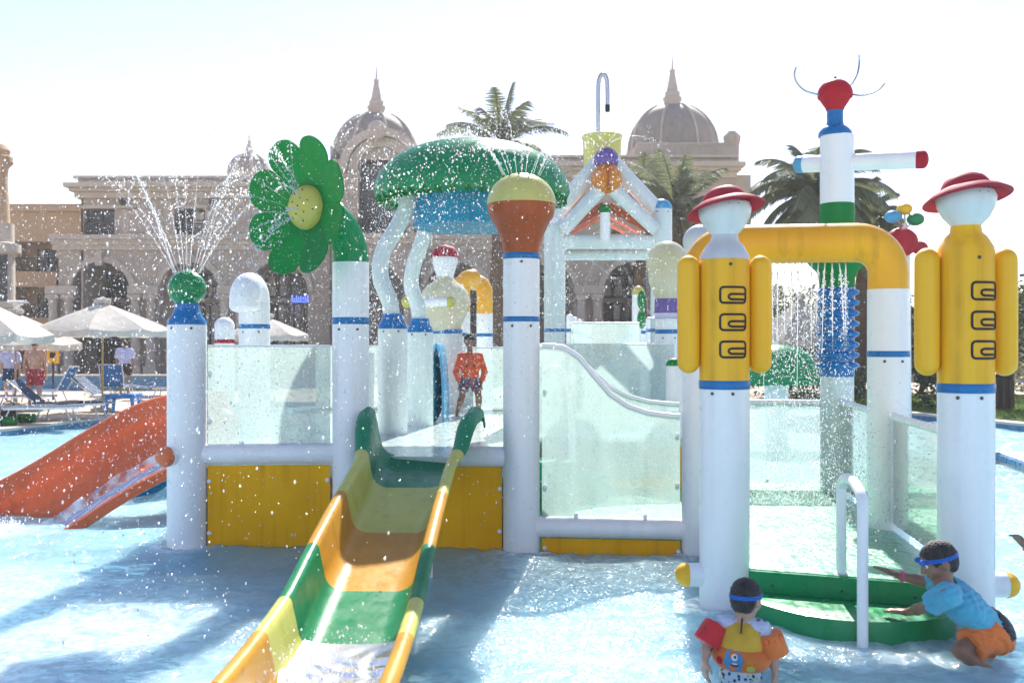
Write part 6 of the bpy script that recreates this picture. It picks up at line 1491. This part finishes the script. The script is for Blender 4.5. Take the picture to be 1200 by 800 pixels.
# ------------------------------------------------------------------ flying water
ICO_V, ICO_F = [], []
ICO_V = np.array([(1, 0, 0), (-1, 0, 0), (0, 1, 0), (0, -1, 0), (0, 0, 1), (0, 0, -1)], float)*1.12
ICO_F = np.array([(0, 2, 4), (2, 1, 4), (1, 3, 4), (3, 0, 4), (2, 0, 5), (1, 2, 5), (3, 1, 5), (0, 3, 5)])
def drops(name, label, pos, rad, jets=(), mat='drop', stretch=None):
    pos = np.array(pos, float); rad = np.array(rad, float); n = len(pos)
    if stretch is None: stretch = np.stack([np.ones(n), np.ones(n), 1+1.1*RNG.random(n)**2], -1)
    sc = np.ones((n, 1, 3)) if stretch is None else np.array(stretch, float)[:, None, :]
    vs = (ICO_V[None]*rad[:, None, None]*sc+pos[:, None]).reshape(-1, 3); nv_ = len(ICO_V)
    fs = (ICO_F[None]+(np.arange(n)*nv_)[:, None, None]).reshape(-1, 3)
    mb = MB()
    for (pts, rr) in jets: mb.tube(pts, rr, 5)
    V2 = np.concatenate([vs, np.array(mb.v).reshape(-1, 3)]) if mb.v else vs
    me = bpy.data.meshes.new(name); F_ = fs.tolist()+[tuple(i+len(vs) for i in f) for f in mb.f]
    me.from_pydata(V2.tolist(), [], F_)
    me.polygons.foreach_set('use_smooth', [True]*len(me.polygons))
    if mb.v: me.polygons.foreach_set('material_index', [0]*len(fs)+[1]*len(mb.f))
    return setp(link(name, me, [mat, 'jet'], None, None), label, 'water spray', kind='stuff')
G9 = np.array([0, 0, -9.81])
def rsize(n, lo=.0022, hi=.0075): return lo+(hi-lo)*RNG.random(n)**3
def ballistic(o, v, tmax, n, t0=.05, scatter=.05, zmin=0.0, p=1.0):
    t = t0+(tmax-t0)*RNG.random(n)**p; pos = np.array(o)+np.array(v)*t[:, None]+.5*G9*t[:, None]**2
    pos += RNG.normal(0, 1, (n, 3))*(scatter*t**1.3)[:, None]
    k = pos[:, 2] > zmin; return pos[k]
def fountain(name, label, jets, njet, tmax, scatter, jet_t, jr=.0035, zmin=0.0, cont=True):
    P_, J_ = [], []
    for (o, v) in jets:
        P_.append(ballistic(o, v, tmax, njet, .03, scatter, zmin))
        if cont:
            ts = np.linspace(0, jet_t*RNG.uniform(.7, 1.2), 14); pts = [Vector(np.array(o)+np.array(v)*t+.5*G9*t*t) for t in ts]
            J_.append((pts, [jr*(1-.65*k/13) for k in range(14)]))
            P_.append(ballistic(o, v, jet_t*2.6, int(njet*.2), jet_t*.3, .02, zmin))
    pos = np.concatenate(P_); return drops(name, label, pos, rsize(len(pos)), J_)
# green ball: a crown of jets
js = []
for k in range(15):
    a = 2*math.pi*k/15+.2; sp = 5.3+.5*math.sin(k*2.1); el_ = R(66+9*math.sin(k*1.7)); h_ = math.cos(el_)*sp
    js.append(((xA+.1*math.cos(a), yA+.1*math.sin(a), 2.27), (h_*math.cos(a), h_*math.sin(a)*.8, sp*math.sin(el_))))
fountain('water_spray', 'jets of water fanning up from the green ball sprinkler', js, 520, 1.35, .20, .30, .0022)
# flower: sheet of jets to its left and front
js = []
for k in range(12):
    a = R(360*k/12); o_ = fc+fn*.1+(side*math.cos(a)+Vector((0, 0, 1))*math.sin(a))*.1
    v_ = fn*2.6+side*(1.7*math.cos(a))+Vector((0, 0, 1.2+1.9*math.sin(a))); js.append((tuple(o_), tuple(v_)))
js.append((tuple(fc+fn*.1+Vector((0, 0, .1))), (-.25, -.6, 4.6)))
fountain('water_spray', 'fine jets leaving the yellow centre of the green flower', js, 300, .95, .30, .10, .0014)
# ball dome: ring of arcs
js = []
for k in range(13):
    a = 2*math.pi*k/13+.1; js.append(((xC+.15*math.cos(a), yC+.15*math.sin(a), 3.07), (1.25*math.cos(a), 1.25*math.sin(a), 2.6+.25*math.sin(k*2.3))))
fountain('water_spray', 'arching jets falling round the pale yellow dome', js, 220, .95, .16, .24, .0022)
# mushroom rain
n = 7000; a = RNG.random(n)*2*np.pi; rr_ = 1.0+RNG.normal(0, .05, n); tt = RNG.random(n)**.8*.72
pos = np.stack([mx_+(rr_+.25*tt)*np.cos(a), my_+(rr_+.25*tt)*np.sin(a), 3.2-.5*9.81*tt**2], -1); pos = pos[pos[:, 2] > UP]
n = 2600; pos2 = np.stack([mx_+RNG.normal(0, .9, n), my_+RNG.normal(0, .7, n), 3.95+np.abs(RNG.normal(0, .18, n))], -1); pos2[:, 2] -= .35*((pos2[:, 0]-mx_)**2+(pos2[:, 1]-my_)**2)
pos = np.concatenate([pos, pos2]); drops('water_spray', 'rain of drops falling round the green mushroom cap', pos, rsize(len(pos), .002, .0065))
# gate spray
js = []
for (o_, v_) in (((X(709, 14.3), 14.1, Z(292, 14.3)), (-1.1, -.2, -.5)), ((X(709, 14.3), 14.1, Z(292, 14.3)), (1.3, -.2, -.5)), ((X(668, 14.3), 14.1, Z(303, 14.3)), (2.2, 0, .2)), ((X(755, 14.3), 14.1, Z(303, 14.3)), (.05, 0, -1)), ((X(709, 14.3), 14.1, 4.5), (1.5, 0, 2.4)), ((X(709, 14.3), 14.1, 4.5), (-1.5, 0, 2.2)), ((X(709, 14.3), 14.1, 4.5), (2.3, -.2, 1.6))):
    js.append((o_, v_))
fountain('water_spray', 'thin jets and drops under and above the gabled gate', js, 200, .85, .2, .35, .004)
# curtain from the amber pipe
P_, J_ = [], []
for k in range(13):
    o_ = A_.lerp(B_, .345+.036*k) if False else Vector((xL, yL, 0)).lerp(Vector((xR, yR, 0)), .345+.036*k)
    o_ = Vector((o_.x, o_.y, zp-.155)); v_ = np.array([RNG.normal(0, .05), RNG.normal(0, .05), -.4])
    ts = np.linspace(0, RNG.uniform(.22, .42), 10); J_.append(([Vector(np.array(o_)+v_*t+.5*G9*t*t) for t in ts], [.0065*(1-.6*i/9) for i in range(10)]))
    P_.append(ballistic(tuple(o_), v_, .66, 420, .08, .11, LO))
pos = np.concatenate(P_); mist = np.stack([RNG.uniform(1.75, 3.0, 5000), 8.0+RNG.normal(0, .5, 5000), LO+np.abs(RNG.normal(0, .5, 5000))], -1)
pos = np.concatenate([pos, mist]); drops('water_curtain', 'curtain of falling water under the amber pipe', pos, rsize(len(pos), .0025, .007), J_)
# antenna and tower dribbles
js = [((P(933, 78, yT-.12)[:]), (.35, 0, 1.0)), ((P(1037, 97, yT-.12)[:]), (1.05, 0, 1.7)), ((P(1007, 64, yT+.3)[:]), (.3, 0, .9))]
fountain('water_spray', 'thin arcs of drops leaving the antennae of the red bulb head', js, 42, .85, .03, .1, .003)
# drifting drops round the structure, thick in front of the hotel
n = 9500; pos = np.stack([RNG.uniform(-4.9, .2, n), RNG.uniform(6.8, 9.8, n), .3+2.7*RNG.beta(2.0, 2.0, n)], -1)
drops('water_spray', 'cloud of fine drifting drops over the raised platform', pos, rsize(n, .0014, .0048))
n = 300; pos = np.stack([RNG.uniform(-2.6, -.5, n), RNG.uniform(4.2, 7.2, n), .2+1.9*RNG.random(n)], -1)
drops('water_spray', 'larger drops flying past above the striped slide', pos, rsize(n, .0025, .0075))
n = 1400; pos = np.stack([X(830, 9)+RNG.normal(0, .8, n), RNG.uniform(8.5, 13, n), 2.2+RNG.normal(0, .5, n)], -1)
drops('water_spray', 'drifting drops between the gate and the amber pipe', pos, rsize(n, .002, .006))
# foam churned up at the ends of the slides
def sfoam(u, v):
    s = 5.25-1.35*u; p, lat = spath(max(s, 4.06)); q_ = (v-.5)*2; w2 = .27+.05*u
    x_, y_ = p.x+q_*w2, s
    return Vector((x_, y_, p.z+.018+.028*u+.03*abs(q_)**3+(.014*math.sin(x_*22+3*math.sin(y_*9))*math.sin(y_*17+2*math.sin(x_*13))+.004*math.sin(x_*60+y_*40)*math.sin(y_*51))*min(1, u*2.2)))
me = MB().sheet(sfoam, 110, 44).mesh('slide_foam'); setp(link('slide_foam', me, 'rush', None, 80), 'white water rushing out of the striped slide', 'foam', kind='stuff')
n = 1200; u_ = RNG.random(n)**.6; pos = np.stack([-.87+RNG.normal(0, .15, n), 5.0-.95*u_, .13+.07*RNG.random(n)**2+.12*(1-u_)], -1)
drops('slide_foam', 'tiny drops jumping over the white water of the striped slide', pos, rsize(n, .0015, .006))
n = 900; pos = np.stack([-5.05+RNG.normal(0, .22, n), 9.15+RNG.normal(0, .22, n), .015+.05*RNG.random(n)**2], -1)
drops('slide_foam', 'foam where the terracotta slide meets the pool', pos, rsize(n, .004, .014))
n = 700; a = RNG.random(n)*6.283; r0 = RNG.uniform(.17, .5, n); cs = [(xA, yA), (xC, yC), (xG1, yG1), (xG2, yG2), (xL, yL)]; ci = RNG.integers(0, 5, n)

# fine mist hanging round the fountains
n = 10000; k_ = RNG.integers(0, 4, n); cc = np.array([(xA, yA, 2.6), (fc.x-.3, fc.y-.2, 2.5), (mx_, my_, 2.4), (1.3, 12.5, 2.9)]); sg = np.array([(.75, .5, .65), (.6, .5, .6), (1.1, .8, .7), (.9, .9, .6)])
pos = cc[k_]+RNG.normal(0, 1, (n, 3))*sg[k_]; pos = pos[pos[:, 2] > .8]
drops('water_mist', 'fine mist of droplets hanging round the fountains', pos, rsize(len(pos), .0012, .0034))
# ------------------------------------------------------------------ hazy, spray-laden air
hz = MB(); hz.box((0, 105, 10.2), (310, 320, 23.4)); ho = hz.build('haze', 'drop', None, None); ho.data.materials.clear()
mm, t_, N, L = newmat('haze_air'); pv = N('ShaderNodeVolumePrincipled'); pv.inputs['Color'].default_value = (1, .98, .95, 1); pv.inputs['Density'].default_value = .0011; pv.inputs['Anisotropy'].default_value = .25
o_ = N('ShaderNodeOutputMaterial'); L(pv.outputs[0], o_.inputs['Volume']); ho.data.materials.append(mm); setp(ho, 'thin bright haze over the whole pool', 'haze', kind='stuff')
